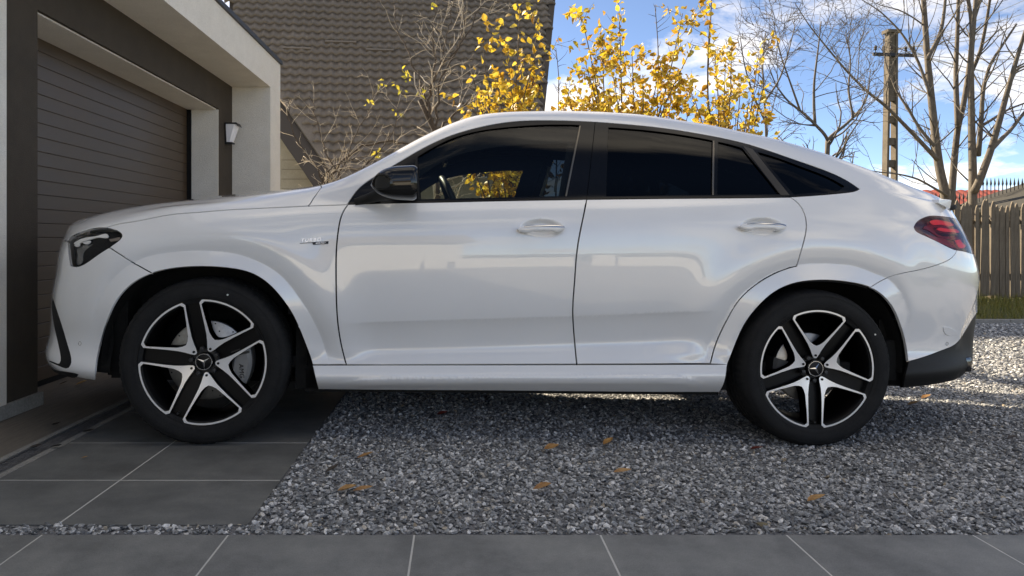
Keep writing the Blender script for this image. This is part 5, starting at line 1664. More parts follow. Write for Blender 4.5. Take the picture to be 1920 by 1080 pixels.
def grow(out, p, d, L, r, level, P):
    """recursive branch: appends (points, radii, level); P holds per-level settings"""
    n = max(4, int(L / P['seg'][level]) + 2)
    pts = [np.array(p, float)]; d = unit(np.array(d, float))
    wob = P['wob'][level]; trop = P['trop'][level]
    for i in range(n - 1):
        d = unit(d + R0.normal(0, wob, 3) + np.array([0, 0, trop]))
        pts.append(pts[-1] + d * L / (n - 1))
    pts = np.array(pts); rad = r * (1 - np.linspace(0, 1, n) ** 1.2 * (1 - P['tip'][level]))
    out.append((pts, rad, level))
    if level + 1 < P['levels']:
        for c in range(R0.poisson(P['kids'][level] * L) if P.get('perm', True) else P['kids'][level]):
            k = R0.uniform(P.get('from', .2), 1.0); f = k * (n - 1); i = min(int(f), n - 2); q = pts[i] + (pts[i + 1] - pts[i]) * (f - i)
            t = unit(pts[i + 1] - pts[i]); side = unit(np.cross(t, R0.normal(0, 1, 3)))
            a = math.radians(R0.uniform(*P['ang'][level]))
            nd = t * math.cos(a) + side * math.sin(a)
            grow(out, q, nd, L * R0.uniform(*P['len'][level]) * (1 - .45 * k), max(rad[i] * P['rr'][level], P['rmin']), level + 1, P)

def twigs_on(out, pts, rad, level, P, dens, Lr, k0=.15):
    """procedural side branches on a traced limb"""
    pts = np.asarray(pts); seg = np.linalg.norm(np.diff(pts, axis=0), axis=1); tot = seg.sum(); cum = np.concatenate([[0], np.cumsum(seg)])
    for c in range(R0.poisson(dens * tot)):
        s = R0.uniform(k0, 1) * tot; i = min(np.searchsorted(cum, s) - 1, len(seg) - 1); i = max(i, 0); f = (s - cum[i]) / seg[i]
        q = pts[i] + (pts[i + 1] - pts[i]) * f; t = unit(pts[i + 1] - pts[i])
        side = unit(np.cross(t, R0.normal(0, 1, 3))); a = math.radians(R0.uniform(30, 70))
        rr = rad[i] + (rad[i + 1] - rad[i]) * f
        grow(out, q, t * math.cos(a) + side * math.sin(a), R0.uniform(*Lr), min(max(rr * .42, P['rmin']), .016), level, P)

def tubes(paths, sides=(8, 6, 4, 3, 3)):
    b = MB()
    for pts, rad, lv in paths:
        v, f = tube_arrays(np.asarray(pts), np.asarray(rad), sides[min(lv, len(sides) - 1)], cap=lv < 2)
        b.add(v, f)
    return b

def trace(pxs, Y0, dY=0.0, r0=.1, r1=.02, n=5, wob=.0):
    """limb through pixels at about one depth"""
    pxs = np.asarray(pxs, float); m = len(pxs)
    Ys = Y0 + dY * np.linspace(0, 1, m)
    P = np.array([at_depth(u, v, y) for (u, v), y in zip(pxs, Ys)])
    d = np.concatenate([[0], np.cumsum(np.linalg.norm(np.diff(P, axis=0), axis=1))])
    q = np.linspace(0, d[-1], max(4, (m - 1) * n))
    P = np.stack([np.interp(q, d, P[:, k]) for k in range(3)], -1)
    for _ in range(2): P[1:-1] = (P[:-2] + 2 * P[1:-1] + P[2:]) / 4
    if wob: P[1:-1] += R0.normal(0, wob, P[1:-1].shape)
    return P, np.interp(q, [0, d[-1]], [r0, r1])

def make_tree(name, label, limbs, P, dens, Lr, base, group=None, trunk_mat=M_BARK, twig_mat=M_TWIG, k0=.2, cat='tree'):
    root = empty(name, tuple(base)); tag(root, label, cat, group)
    main, tw = [], []
    for pts, rad in limbs:
        main.append((pts, rad, 0 if rad[0] > .03 else 1))
        twigs_on(tw, pts, rad, 1, P, dens, Lr, k0)
    bm_ = tubes(main); bm_.v = [tuple(np.array(q) - base) for q in bm_.v]; bm_.build('trunk', trunk_mat, root, smooth=True)
    bt = tubes(tw); bt.v = [tuple(np.array(q) - base) for q in bt.v]; bt.build('crown', twig_mat, root, smooth=True)
    return root, main, tw

P_BARE = dict(levels=4, seg=[.3, .16, .10, .07], wob=[.08, .10, .14, .16], trop=[.02, .03, .02, .0], tip=[.3, .3, .3, .4], kids=[0, 3.2, 4.2, 3.0], ang=[(30, 60), (28, 62), (28, 65), (30, 65)],
              len=[(.4, .6), (.30, .62), (.35, .65), (.3, .6)], rr=[.5, .5, .5, .6], rmin=.0038)
TY = 14.0
b0 = at_depth(1775, 366, TY) * [1, 1, 0] + [0, 0, -.1]
L1 = [trace([(1775, 480), (1774, 367), (1761, 318), (1754, 259), (1747, 193), (1739, 111), (1734, 37), (1728, -60)], TY, .6, .098, .04),
      trace([(1758, 300), (1717, 256), (1684, 222), (1658, 196), (1628, 174), (1587, 133), (1547, 85), (1517, 48), (1490, 5)], TY, -1.2, .042, .006),
      trace([(1752, 274), (1724, 241), (1698, 196), (1684, 178), (1660, 120), (1655, 60)], TY, .6, .034, .006),
      trace([(1776, 367), (1721, 335), (1684, 326), (1640, 322), (1600, 312)], TY, -.8, .024, .007),
      trace([(1745, 180), (1720, 110), (1690, 60), (1650, 20), (1600, -10)], TY, .8, .034, .006),
      trace([(1739, 111), (1765, 60), (1772, 10), (1775, -50)], TY, .3, .04, .02)]
make_tree('bare_tree', 'bare tree with a long low limb reaching left across the power pole', L1, P_BARE, 2.9, (.5, 1.8), b0, 'bare trees behind the fence')
b0 = at_depth(1786, 366, TY + .5) * [1, 1, 0] + [0, 0, -.1]
L2 = [trace([(1781, 480), (1784, 367), (1789, 304), (1795, 241), (1806, 200), (1813, 156), (1821, 93), (1822, 37), (1808, -40)], TY + .5, .3, .080, .03),
      trace([(1796, 238), (1793, 180), (1792, 130), (1795, 66), (1798, -40)], TY + .5, .5, .055, .03),
      trace([(1822, 45), (1834, 10), (1846, -40)], TY + .8, .2, .05, .03),
      trace([(1815, 150), (1838, 100), (1850, 40), (1862, -40)], TY + .6, -.5, .04, .02)]
make_tree('bare_tree', 'bare tree with slim upright twin stems rising next to the long-limbed tree', L2, P_BARE, 2.4, (.4, 1.4), b0, 'bare trees behind the fence')
b0 = at_depth(1826, 366, TY - .4) * [1, 1, 0] + [0, 0, -.1]
L3 = [trace([(1824, 480), (1824, 367), (1824, 315), (1822, 259), (1821, 185), (1820, 110), (1828, 20), (1832, -50)], TY - .4, .4, .088, .03),
      trace([(1826, 360), (1836, 341), (1858, 281), (1873, 230), (1887, 178), (1906, 111), (1925, 50)], TY - .4, -.6, .072, .028),
      trace([(1859, 280), (1880, 258), (1895, 244), (1925, 205)], TY - .5, .5, .045, .025),
      trace([(1834, 292), (1839, 237), (1843, 167), (1856, 120), (1872, 96), (1906, 45)], TY - .2, .6, .05, .018),
      trace([(1842, 235), (1870, 218), (1890, 205), (1930, 190)], TY - .3, .3, .03, .014),
      trace([(1890, 165), (1905, 130), (1930, 120)], TY - .6, .3, .035, .016)]
make_tree('bare_tree', 'bare tree with a thick forked trunk leaning right above the red roof', L3, P_BARE, 2.4, (.4, 1.5), b0, 'bare trees behind the fence')

P_FINE = dict(levels=4, seg=[.2, .09, .06, .04], wob=[.08, .13, .17, .2], trop=[.02, .05, .03, .01], tip=[.3, .35, .4, .5], kids=[0, 5.5, 7.0, 4.5], ang=[(30, 60), (28, 65), (30, 70), (30, 70)],
              len=[(.4, .6), (.32, .62), (.35, .65), (.3, .6)], rr=[.5, .55, .6, .6], rmin=.0036)
OY = 10.0
b0 = at_depth(1551, 300, OY) * [1, 1, 0] + [0, 0, -.1]
L4 = [trace([(1551, 520), (1550, 289), (1552, 263)], OY, 0, .045, .034),
      trace([(1552, 263), (1547, 252), (1510, 215), (1476, 189), (1454, 159), (1440, 120)], OY, -.4, .026, .006),
      trace([(1552, 263), (1558, 255), (1587, 233), (1613, 207), (1628, 178), (1632, 130)], OY, .4, .026, .006),
      trace([(1528, 232), (1526, 200), (1526, 156), (1534, 92), (1540, 40)], OY, .1, .022, .006),
      trace([(1500, 207), (1480, 150), (1462, 100), (1450, 40)], OY, -.3, .016, .005),
      trace([(1600, 220), (1590, 170), (1596, 110), (1585, 60)], OY, .3, .016, .005)]
make_tree('bare_fruit_tree', 'small bare fruit tree with y-shaped fork and dense fine twigs', L4, P_FINE, 10, (.35, 1.05), b0, trunk_mat=M_TWIG)
b0 = at_depth(1437, 300, OY - 1.2) * [1, 1, 0] + [0, 0, -.1]
L5 = [trace([(1438, 500), (1437, 252), (1432, 167), (1428, 110), (1436, 60)], OY - 1.2, .2, .026, .006),
      trace([(1436, 230), (1412, 180), (1395, 120), (1388, 70)], OY - 1.2, -.3, .014, .005),
      trace([(1434, 190), (1462, 150), (1478, 100), (1490, 50)], OY - 1.2, .3, .014, .005)]
make_tree('bare_sapling', 'thin bare sapling between the yellow shrub and the forked fruit tree', L5, P_FINE, 8, (.3, .8), b0, trunk_mat=M_TWIG)

# ---- leaves
def leaf_mesh(name, L, W, mat, curl=.25, fold=.3):
    ks = [0, .16, .42, .70, .90, 1.0]; ws = [.03, .62, 1.0, .72, .28, 0]
    V = []; F = []
    for k, w in zip(ks, ws):
        x = k * L; dz = -curl * L * k * k
        V += [(x, -w * W / 2, dz + fold * w * W / 2), (x, 0, dz), (x, w * W / 2, dz + fold * w * W / 2)]
    for i in range(5):
        for s in (0, 1): F.append((3 * i + s, 3 * i + s + 1, 3 * i + 4 + s, 3 * i + 3 + s))
    return pymesh(name, V, F, mat, True)
LEAFS = [leaf_mesh('leaf', .074, .046, M_YLEAF, .25, .35), leaf_mesh('leaf', .062, .044, M_YLEAF, .6, .3), leaf_mesh('leaf', .080, .054, M_YLEAF, .2, .5)]
LEAFG = [leaf_mesh('leaf', .070, .038, M_YGLEAF, .3, .3)]
def leaf_rot(d):
    """leaf hangs from its stalk: outwards and down with a random roll"""
    d = unit(np.asarray(d) * .6 + R0.normal(0, .55, 3) + np.array([0, 0, -.55]))
    y = unit(np.cross(R0.normal(0, 1, 3), d)); z = np.cross(d, y)
    return np.stack([d, y, z], -1)
def leaves_along(paths, per_m, spread, kmin=0.25):
    L = []
    for pts, rad, lv in paths:
        seg = np.linalg.norm(np.diff(pts, axis=0), axis=1); tot = seg.sum(); cum = np.concatenate([[0], np.cumsum(seg)])
        for c in range(R0.poisson(per_m * tot)):
            s = R0.uniform(kmin, 1.02) * tot; i = max(min(np.searchsorted(cum, s) - 1, len(seg) - 1), 0)
            q = pts[i] + (pts[i + 1] - pts[i]) * min((s - cum[i]) / seg[i], 1)
            L.append((q + R0.normal(0, spread, 3), unit(pts[i + 1] - pts[i])))
    return L
def put_leaves(root, base, L, meshes, n_single=150):
    L = list(L); R0.shuffle(L) if False else None
    idx = R0.permutation(len(L))
    field = {m.name: m for m in meshes}
    rest = MB()
    for c, i in enumerate(idx):
        q, d = L[i]; me = meshes[R0.integers(len(meshes))]; Rm = leaf_rot(d); sc_ = R0.uniform(.65, 1.15)
        if c < n_single:
            o = link('leaf', me, root)
            M3 = Matrix(((Rm * sc_).tolist())).to_4x4(); M3.translation = Vector(q - base); o.matrix_local = M3
        else:
            V = np.array([v.co[:] for v in me.vertices]) * sc_ @ Rm.T + (q - base)
            rest.add(V, [tuple(p.vertices) for p in me.polygons])
    if rest.v:
        o = rest.build('foliage', meshes[0].materials[0], root, smooth=True); o['kind'] = 'stuff'

P_YEL = dict(levels=3, seg=[.2, .08, .06], wob=[.06, .12, .15], trop=[.03, .04, .02], tip=[.3, .35, .5], kids=[0, 4.0, 3.5], ang=[(25, 50), (28, 60), (30, 60)], len=[(.4, .6), (.35, .6), (.35, .6)], rr=[.5, .55, .6], rmin=.0022)
def yellow_shrub(name, label, basepx, Y, targets, lean, per_main, per_twig, n_single, leafy, tw_d=4.0):
    base = at_depth(basepx, 450, Y) * [1, 1, 0] + [0, 0, -.12]
    limbs = []
    for (u, v, dy) in targets:
        T = at_depth(u, v, Y + dy); h = T[2] - base[2]
        m1 = base + (T - base) * .35 + np.array([R0.normal(0, .06) - (T[0] - base[0]) * lean, R0.normal(0, .08), .10 * h])
        m2 = base + (T - base) * .70 + np.array([R0.normal(0, .06) - (T[0] - base[0]) * lean * .6, R0.normal(0, .08), .06 * h])
        k = np.linspace(0, 1, 14); kk = [0, .35, .7, 1]
        C = np.array([base + R0.normal(0, .03, 3) * [1, 1, 0], m1, m2, T])
        Pts = np.stack([np.interp(k, kk, C[:, q]) for q in range(3)], -1)
        for _ in range(3): Pts[1:-1] = (Pts[:-2] + 2 * Pts[1:-1] + Pts[2:]) / 4
        limbs.append((Pts, np.linspace(.016, .0035, 14)))
    root, main, tw = make_tree(name, label, limbs, P_YEL, tw_d, (.12, .45), base, 'yellow-leaved shrubs', M_SHRUBBARK, M_SHRUBBARK, .3, 'shrub')
    L = leaves_along(main, per_main, .025, leafy) + leaves_along(tw, per_twig, .015, .1)
    put_leaves(root, base, L, LEAFS, n_single)
    return root
yellow_shrub('yellow_shrub', 'golden-leaved shrub in front of the brown roof edge', 955, 6.9,
             [(905, 78, 0), (975, 12, .1), (1008, 22, .2), (950, 95, -.2), (892, 185, -.3), (1002, 128, .2), (930, 130, .3), (985, 190, -.2), (880, 120, .1), (1015, 70, -.1), (960, 165, .3), (935, 205, .1), (1000, 215, 0), (905, 265, -.1), (960, 268, .2), (880, 300, .1), (1010, 250, .3), (940, 320, -.2), (990, 325, .1), (900, 345, .2), (1030, 310, .2), (965, 350, .3)], .10, 16, 22, 130, .35)
yellow_shrub('yellow_shrub', 'broad yellow-leaved shrub against the sky behind the car roof', 1180, 7.3,
             [(1090, 28, 0), (1160, 5, .2), (1130, 70, -.2), (1185, 100, .1), (1280, 25, .3), (1300, 85, -.1), (1240, 115, .2), (1060, 155, -.2), (1205, 175, .3), (1150, 145, -.3), (1095, 110, .1), (1260, 165, 0), (1110, 185, .2), (1225, 205, -.1), (1075, 195, .2), (1180, 210, -.2), (1270, 205, .2), (1130, 205, .3), (1050, 200, .1), (1100, 215, -.2), (1160, 190, .1), (1245, 195, .3), (1290, 215, .1), (1205, 140, -.2), (1085, 170, 0), (1160, 225, .2), (1230, 228, .1)], .08, 17, 26, 110, .55)
yellow_shrub('yellow_shrub', 'smaller orange-yellow shrub with tall bare tips at the right of the leafy row', 1365, 7.6,
             [(1372, 85, 0), (1422, 102, .2), (1405, 185, -.2), (1345, 155, .1), (1310, 205, .2), (1330, 45, -.1), (1390, 150, .3), (1360, 120, .2), (1435, 150, .1), (1380, 215, 0), (1340, 100, .2), (1300, 180, -.1), (1330, 215, .1), (1410, 215, .2), (1355, 195, -.2), (1290, 150, .1)], .05, 11, 15, 60, .58)
# bare stems among the yellow shrubs
b0 = at_depth(1328, 300, 7.9) * [1, 1, 0] + [0, 0, -.1]
L6 = [trace([(1328, 480), (1328, 226), (1326, 148), (1332, 48), (1335, -20)], 7.9, .1, .018, .005), trace([(1040, 480), (1045, 230), (1050, 150), (1042, 90)], 7.9, .1, .012, .004), trace([(1238, 480), (1232, 200), (1236, 100), (1228, 10)], 8.0, .1, .013, .004)]
P_SPUR = dict(P_FINE, levels=3, kids=[0, 3, 0])
make_tree('bare_spurred_shrub', 'upright bare stems with short spurs among the yellow leaves', L6, P_SPUR, 11, (.06, .22), b0, trunk_mat=M_SHRUBBARK, twig_mat=M_SHRUBBARK, cat='shrub')

# bare shrub in front of the roof, its twigs coloured as sunlit
P_PALE = dict(P_FINE, rmin=.0027, kids=[0, 5.0, 6.5, 3.5], wob=[.09, .16, .2, .22])
b0 = at_depth(817, 300, 8.6) * [1, 1, 0] + [0, 0, -.1]
L7 = [trace([(822, 480), (817, 247), (802, 205), (787, 187)], 8.6, 0, .05, .03, wob=.01),
      trace([(812, 240), (803, 200), (810, 153), (827, 123), (860, 93), (885, 50), (902, 10)], 8.6, -.2, .022, .006, wob=.012),
      trace([(815, 245), (822, 190), (822, 150), (845, 120), (868, 70), (872, 10)], 8.6, .2, .018, .006, wob=.012),
      trace([(800, 200), (790, 150), (770, 110), (748, 60), (740, 10)], 8.6, .3, .015, .005, wob=.014),
      trace([(806, 170), (815, 110), (810, 60), (818, 0)], 8.6, .0, .013, .005, wob=.014),
      trace([(827, 125), (832, 80), (845, 40), (850, -10)], 8.6, -.1, .011, .004, wob=.012),
      trace([(822, 245), (850, 215), (880, 190), (915, 170)], 8.6, .2, .016, .005, wob=.012),
      trace([(818, 250), (840, 240), (880, 225), (930, 215)], 8.6, -.2, .03, .012)]
root7, m7, t7 = make_tree('bare_shrub', 'tall bare shrub with pale sunlit twigs in front of the brown roof', L7, P_PALE, 5.0, (.25, .75), b0, trunk_mat=M_SHRUBBARK, twig_mat=M_SUNTWIG, cat='shrub')
b0 = at_depth(655, 320, 8.2) * [1, 1, 0] + [0, 0, -.1]
L8 = [trace([(600, 480), (615, 340), (640, 300), (680, 272), (730, 266), (775, 272)], 8.2, .3, .022, .010, wob=.012),
      trace([(600, 480), (612, 345), (590, 310), (560, 270), (545, 230), (540, 190)], 8.2, -.2, .014, .005, wob=.012),
      trace([(625, 470), (630, 335), (650, 300), (665, 250), (690, 215), (705, 165)], 8.2, .2, .012, .004, wob=.012),
      trace([(640, 470), (640, 330), (610, 290), (600, 240), (580, 180)], 8.2, .1, .011, .004, wob=.012),
      trace([(650, 470), (660, 320), (700, 300), (740, 250), (745, 200)], 8.2, -.1, .011, .004, wob=.012),
      trace([(600, 470), (605, 335), (625, 310), (665, 300), (700, 285)], 8.2, -.3, .012, .005, wob=.015)]
root8, m8, t8 = make_tree('tangled_shrub', 'low tangled bramble of bare twigs coloured as sunlit beside the garage corner', L8, P_PALE, 6.5, (.2, .55), b0, trunk_mat=M_SHRUBBARK, twig_mat=M_SUNTWIG, cat='shrub')
tuft = []
for (u, v) in ((757, 133), (763, 147), (710, 157), (738, 160), (752, 168), (788, 173), (690, 185), (742, 215), (707, 285), (706, 292), (762, 140), (812, 5)):
    q = at_depth(u, v, 8.2)
    for _ in range(4): tuft.append((q + R0.normal(0, .03, 3), np.array([R0.normal(), R0.normal(), .2])))
put_leaves(root7, np.array(root7.location), tuft, LEAFG, 48)

# ---- grass along the fence
gb = MB()
GR = np.random.default_rng(8)
M_GRASS = leaf_mat('grass_blade', [(.08, .11, .02), (.20, .21, .04), (.30, .26, .07), (.14, .16, .03)], .3)
n = 26000
gx = GR.uniform(4.5, 12.5, n); gy = GR.uniform(KERB_Y + .06, FY + .4, n); gh = GR.uniform(.04, .15, n) * (1 + .8 * (GR.random(n) < .08))
ga = GR.uniform(0, math.tau, n); gl = GR.uniform(.1, .7, n)
g0 = gz(gx, KERB_Y) + .02
V = np.empty((n, 3, 3)); w = .004
V[:, 0] = np.stack([gx - w * np.cos(ga), gy - w * np.sin(ga), g0], -1); V[:, 1] = np.stack([gx + w * np.cos(ga), gy + w * np.sin(ga), g0], -1)
V[:, 2] = np.stack([gx + gh * gl * np.sin(ga), gy - gh * gl * np.cos(ga), g0 + gh], -1)
me = bpy.data.meshes.new('grass'); me.from_pydata(V.reshape(-1, 3).tolist(), [], np.arange(3 * n).reshape(-1, 3).tolist()); me.materials.append(M_GRASS)
tag(link('grass', me), 'short grass growing along the foot of the picket fence', 'grass', kind='stuff')
# =================================================================== gravel
def stone_mat():
    m, nt, b = nodes_of('crushed_stone')
    setp(b, Roughness=.82)
    b.inputs['Specular IOR Level'].default_value = .3
    oi = nt.nodes.new('ShaderNodeObjectInfo')
    at = nt.nodes.new('ShaderNodeAttribute'); at.attribute_type = 'INSTANCER'; at.attribute_name = 'tone'
    r = ramp(nt, [(0.0, (.12, .125, .128)), (.30, (.22, .225, .228)), (.58, (.33, .335, .337)), (.82, (.47, .47, .465)), (.955, (.76, .75, .73)), (1.0, (.34, .28, .20))])
    nt.links.new(at.outputs['Fac'], r.inputs['Fac'])
    tc = nt.nodes.new('ShaderNodeTexCoord'); n = nt.nodes.new('ShaderNodeTexNoise'); n.inputs['Scale'].default_value = 2.2; n.inputs['Detail'].default_value = 6
    nt.links.new(tc.outputs['Object'], n.inputs['Vector'])
    r2 = ramp(nt, [(.3, (.62, .62, .64)), (.7, (1.3, 1.3, 1.28))]); nt.links.new(n.outputs['Fac'], r2.inputs['Fac'])
    mx = nt.nodes.new('ShaderNodeMixRGB'); mx.blend_type = 'MULTIPLY'; mx.inputs[0].default_value = 1
    nt.links.new(r.outputs['Color'], mx.inputs[1]); nt.links.new(r2.outputs['Color'], mx.inputs[2]); nt.links.new(mx.outputs[0], b.inputs['Base Color'])
    return m
M_STONE = stone_mat()
GR = np.random.default_rng(77)
def stone_mesh(seed):
    r = np.random.default_rng(seed)
    bm = bmesh.new()
    bmesh.ops.create_icosphere(bm, subdivisions=1, radius=1.0)
    pl = [(unit(r.normal(0, 1, 3)), r.uniform(.55, .85)) for _ in range(7)]
    sc_ = np.array([r.uniform(1.05, 1.55), r.uniform(.7, 1.05), r.uniform(.32, .58)])
    for v in bm.verts:
        c = np.array(v.co) * r.uniform(.92, 1.12)
        for nrm, d in pl:
            k = np.dot(c, nrm)
            if k > d: c = c - nrm * (k - d)
        v.co = Vector(c * sc_)
    me = bpy.data.meshes.new('stone'); bm.to_mesh(me); bm.free(); me.materials.append(M_STONE)
    return me
scol = bpy.data.collections.new('stone_kinds')
for k in range(8):
    o = bpy.data.objects.new('stone_kind', stone_mesh(100 + k)); scol.objects.link(o)

def in_yard(x, y):
    pad_ = (x > -1.90) & (x < -.696) & (y > 2.361) & (y < 6.87)
    return ~pad_ & (y > 2.300) & (x > -1.84)
def view_mask(x, y, z, m=40):
    u = PU + FPX * x / y; v = PV - FPX * (z - CAMZ) / y
    return (u > -m) & (u < 1920 + m) & (v < 1080 + m)
bands = [(2.294, 3.2, 6800, (.0055, .0132)), (3.2, 4.3, 6000, (.0060, .0132)), (4.3, 5.8, 4000, (.0075, .0155)), (5.8, 9.0, 2400, (.010, .0190))]
PX, PYY, PS = [], [], []
for (y0, y1, dens, (s0, s1)) in bands:
    x0, x1 = -1.86, min((2350 - PU) / FPX * y1 + .2, 8.5)
    n = int(dens * (x1 - x0) * (y1 - y0))
    x = GR.uniform(x0, x1, n); y = GR.uniform(y0, y1, n)
    k = in_yard(x, y) & view_mask(x, y, -.1, 430)
    if y0 >= 5.8: k &= (x > 1.2)
    x, y = x[k], y[k]
    PX.append(x); PYY.append(y); PS.append(s0 + (s1 - s0) * GR.random(len(x)) ** 1.6)
PX, PYY, PS = map(np.concatenate, (PX, PYY, PS))
PZ = gz(PX, PYY) + GR.uniform(-.004, .009, len(PX)) + PS * .15
EX = GR.random(len(PX)) < .03; PZ[EX] += .006
me = bpy.data.meshes.new('gravel_points')
me.vertices.add(len(PX)); me.vertices.foreach_set('co', np.stack([PX, PYY, PZ], -1).ravel())
a = me.attributes.new('size', 'FLOAT', 'POINT'); a.data.foreach_set('value', PS.astype(np.float32))
a = me.attributes.new('tone', 'FLOAT', 'POINT'); a.data.foreach_set('value', GR.random(len(PX)).astype(np.float32))
a = me.attributes.new('turn', 'FLOAT_VECTOR', 'POINT'); a.data.foreach_set('vector', np.stack([GR.normal(0, .45, len(PX)), GR.normal(0, .45, len(PX)), GR.uniform(0, math.tau, len(PX))], -1).astype(np.float32).ravel())
a = me.attributes.new('kind', 'INT', 'POINT'); a.data.foreach_set('value', GR.integers(0, 8, len(PX)).astype(np.int32))
gravel = tag(link('gravel', me), 'loose grey crushed stone gravel covering the yard', 'gravel', kind='stuff')
ng = bpy.data.node_groups.new('gravel_scatter', 'GeometryNodeTree')
ng.interface.new_socket('Geometry', in_out='INPUT', socket_type='NodeSocketGeometry'); ng.interface.new_socket('Geometry', in_out='OUTPUT', socket_type='NodeSocketGeometry')
N_ = ng.nodes; gi = N_.new('NodeGroupInput'); go = N_.new('NodeGroupOutput')
ci = N_.new('GeometryNodeCollectionInfo'); ci.inputs['Collection'].default_value = scol; ci.inputs['Separate Children'].default_value = True; ci.inputs['Reset Children'].default_value = True
ip = N_.new('GeometryNodeInstanceOnPoints'); ip.inputs['Pick Instance'].default_value = True
def named(n, t):
    q = N_.new('GeometryNodeInputNamedAttribute'); q.data_type = t; q.inputs['Name'].default_value = n
    return [s for s in q.outputs if s.enabled][0]
ng.links.new(gi.outputs[0], ip.inputs['Points']); ng.links.new(ci.outputs[0], ip.inputs['Instance'])
ng.links.new(named('kind', 'INT'), ip.inputs['Instance Index'])
ng.links.new(named('turn', 'FLOAT_VECTOR'), ip.inputs['Rotation']); ng.links.new(named('size', 'FLOAT'), ip.inputs['Scale'])
ng.links.new(ip.outputs[0], go.inputs[0])
md = gravel.modifiers.new('scatter', 'NODES'); md.node_group = ng
print('stones', len(PX))

# fallen leaves on the gravel and the slabs
M_DRY = leaf_mat('dry_leaf', [(.48, .26, .09), (.60, .38, .15), (.40, .20, .07), (.62, .46, .22)], .15)
dry = [leaf_mesh('leaf', .075, .042, M_DRY, -.25, .4), leaf_mesh('leaf', .070, .050, M_DRY, -.35, .5), leaf_mesh('leaf', .080, .036, M_DRY, -.2, .5)]
M_DKLEAF = leaf_mat('dark_dry_leaf', [(.03, .024, .02), (.06, .045, .035), (.045, .03, .02), (.02, .018, .015)], .05)
dk = leaf_mesh('leaf', .062, .030, M_DKLEAF, -.3, .5)
M_WINE = leaf_mat('wine_leaf', [(.16, .03, .02), (.22, .05, .03), (.13, .025, .02), (.2, .06, .03)], .1)
wine = leaf_mesh('leaf', .065, .038, M_WINE, -.2, .4)
spots = [(684, 863, 0, 0, 'buff dry leaf lying flat on the gravel below the front door'), (650, 925, 1, .3, 'brown curled leaf touching another leaf on the gravel'), (679, 925, 0, .4, 'larger tan leaf curled beside a brown leaf on the gravel'),
         (627, 890, 3, 1.0, 'dark brown leaf on the gravel beside the slab pad'), (1034, 846, 1, .2, 'small brown leaf on the gravel under the middle of the car'), (1145, 837, 2, .5, 'olive tan leaf standing on the gravel below the door seam'),
         (1017, 922, 1, .1, 'tan leaf curled up on the open gravel near the slabs'), (1166, 890, 2, 0, 'long thin orange brown leaf on the gravel'), (1421, 846, 4, 0, 'dark red leaf on the gravel before the rear wheel'),
         (1532, 945, 1, .1, 'orange brown curled leaf below the rear wheel'), (831, 781, 4, .6, 'reddish leaf in the shade under the car'), (1737, 750, 1, .3, 'brown leaf on the sunlit gravel behind the car'),
         (1712, 762, 0, .2, 'pale leaf at the edge of the car shadow'), (1902, 826, 3, .2, 'dark leaf on the gravel far right of the rear wheel')]
for i, (u, v, k, a, lab) in enumerate(spots):
    P = at_ground(u, v, 0.0)
    for _ in range(4): P = at_ground(u, v, float(gz(P[0], P[1])) + .012)
    o = link('fallen_leaf', (dry + [dk, wine])[k]); o.location = (P[0] - .035, P[1], P[2] + .010); o.rotation_euler = (R0.uniform(-.15, .25), R0.uniform(-.15, .1), a + R0.uniform(-.3, .3))
    tag(o, lab, 'leaf', 'fallen leaves')
spots = [(110, 798, 3, 'dark leaf on the stone apron'), (166, 810, 3, 'dark leaf lying across the drain edge'), (66, 840, 3, 'blackened leaf caught on the drain grate'), (108, 838, 3, 'curled black leaf at the drain rim'), (150, 722, 0, 'pale dry leaf against the garage door sill'), (118, 722, 3, 'dark leaf against the garage door sill'), (165, 860, 0, 'tiny pale leaf scrap on the slab pad')]
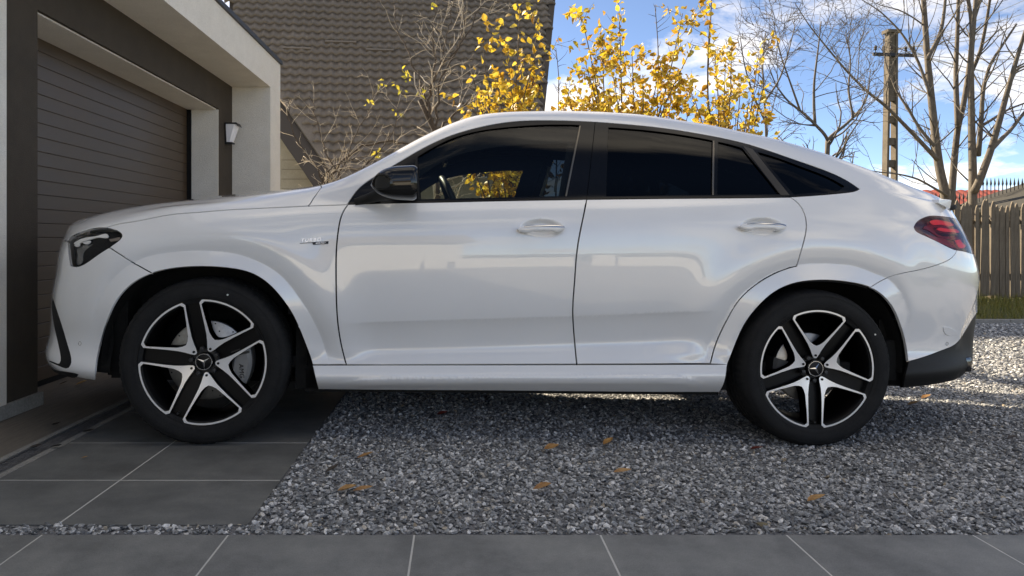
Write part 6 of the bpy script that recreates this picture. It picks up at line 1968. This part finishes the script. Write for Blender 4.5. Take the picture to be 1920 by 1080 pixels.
for (u, v, k, lab) in spots:
    P = at_ground(u, v, .003)
    o = link('fallen_leaf', (dry + [dk, wine])[k]); o.location = (P[0] - .03, P[1], .006); o.rotation_euler = (R0.uniform(-.2, .2), R0.uniform(-.15, .1), R0.uniform(-.6, .6))
    if u == 165: o.scale = (.35, .35, .35)
    tag(o, lab, 'leaf', 'fallen leaves')
P = at_ground(1428, 990, -.006)
o = MB().add([np.array(v.co) * .017 for v in stone_mesh(7).vertices], [tuple(p.vertices) for p in stone_mesh(7).polygons]).build('brown_pebble', noise_mat('brown_pebble_stone', (.12, .10, .06), (.2, .16, .09), scale=30, rough=.8), loc=(P[0], P[1], .006))
tag(o, 'brown pebble at the edge of the paving slabs', 'pebble')
# =================================================================== across the yard, behind the photographer (seen only in reflections)
M_WHITEW = noise_mat('white_house_wall', (.62, .60, .55), (.70, .68, .62), scale=2, rough=.9, fine=(50, .08))
M_PATH = noise_mat('pale_gravel_drive', (.20, .195, .18), (.30, .29, .27), scale=25, rough=.95, bump=.6, bscale=60)
tag(sheet('driveway', np.linspace(-2.3, 16, 12), np.linspace(-16, -.12, 12), lambda X, Y: 0 * X - .03, M_PATH), kind='structure')
opp = empty('reflection_house', (-1.0, -30, 0)); tag(opp, 'unseen white house added behind the photographer to be mirrored in the car', 'house')  # unseen house, added for its reflection in the car's side
MB().box(-5, 6, -6, 0, -.4, 3.4).build('wall', M_WHITEW, opp)
MB().prism([(-6.5, 3.3), (.6, 3.3), (-3, 6.2)], -5.6, 6.6, 'x').build('roof', M_RTILE, opp)
for x in (-4.2,):
    w = MB().box(x, x + 1.2, 0.004, .03, 1.0, 2.3).build('window', M_BLACK0, opp)
    MB().box(x - .06, x + 1.26, .03, .06, .93, 1.0).build('sill', M_WHITEW, w)
refl_wall = empty('reflection_wall', (0, -9, 0)); tag(refl_wall, 'unseen low broken wall added behind the photographer to mirror bright strips on the car', 'wall')  # unseen wall, added in broken lengths to lay bright reflected strips on the doors
for (a_, b_, h_) in ((-1.2, .9, .62), (1.0, 1.5, .50), (1.7, 4.4, .60), (4.9, 5.4, .74), (5.5, 7.5, .58), (8.6, 12.0, .66)): MB().cbox(a_, b_, -.1, .1, -.3, h_, .01).build('render', M_WHITEW, refl_wall)
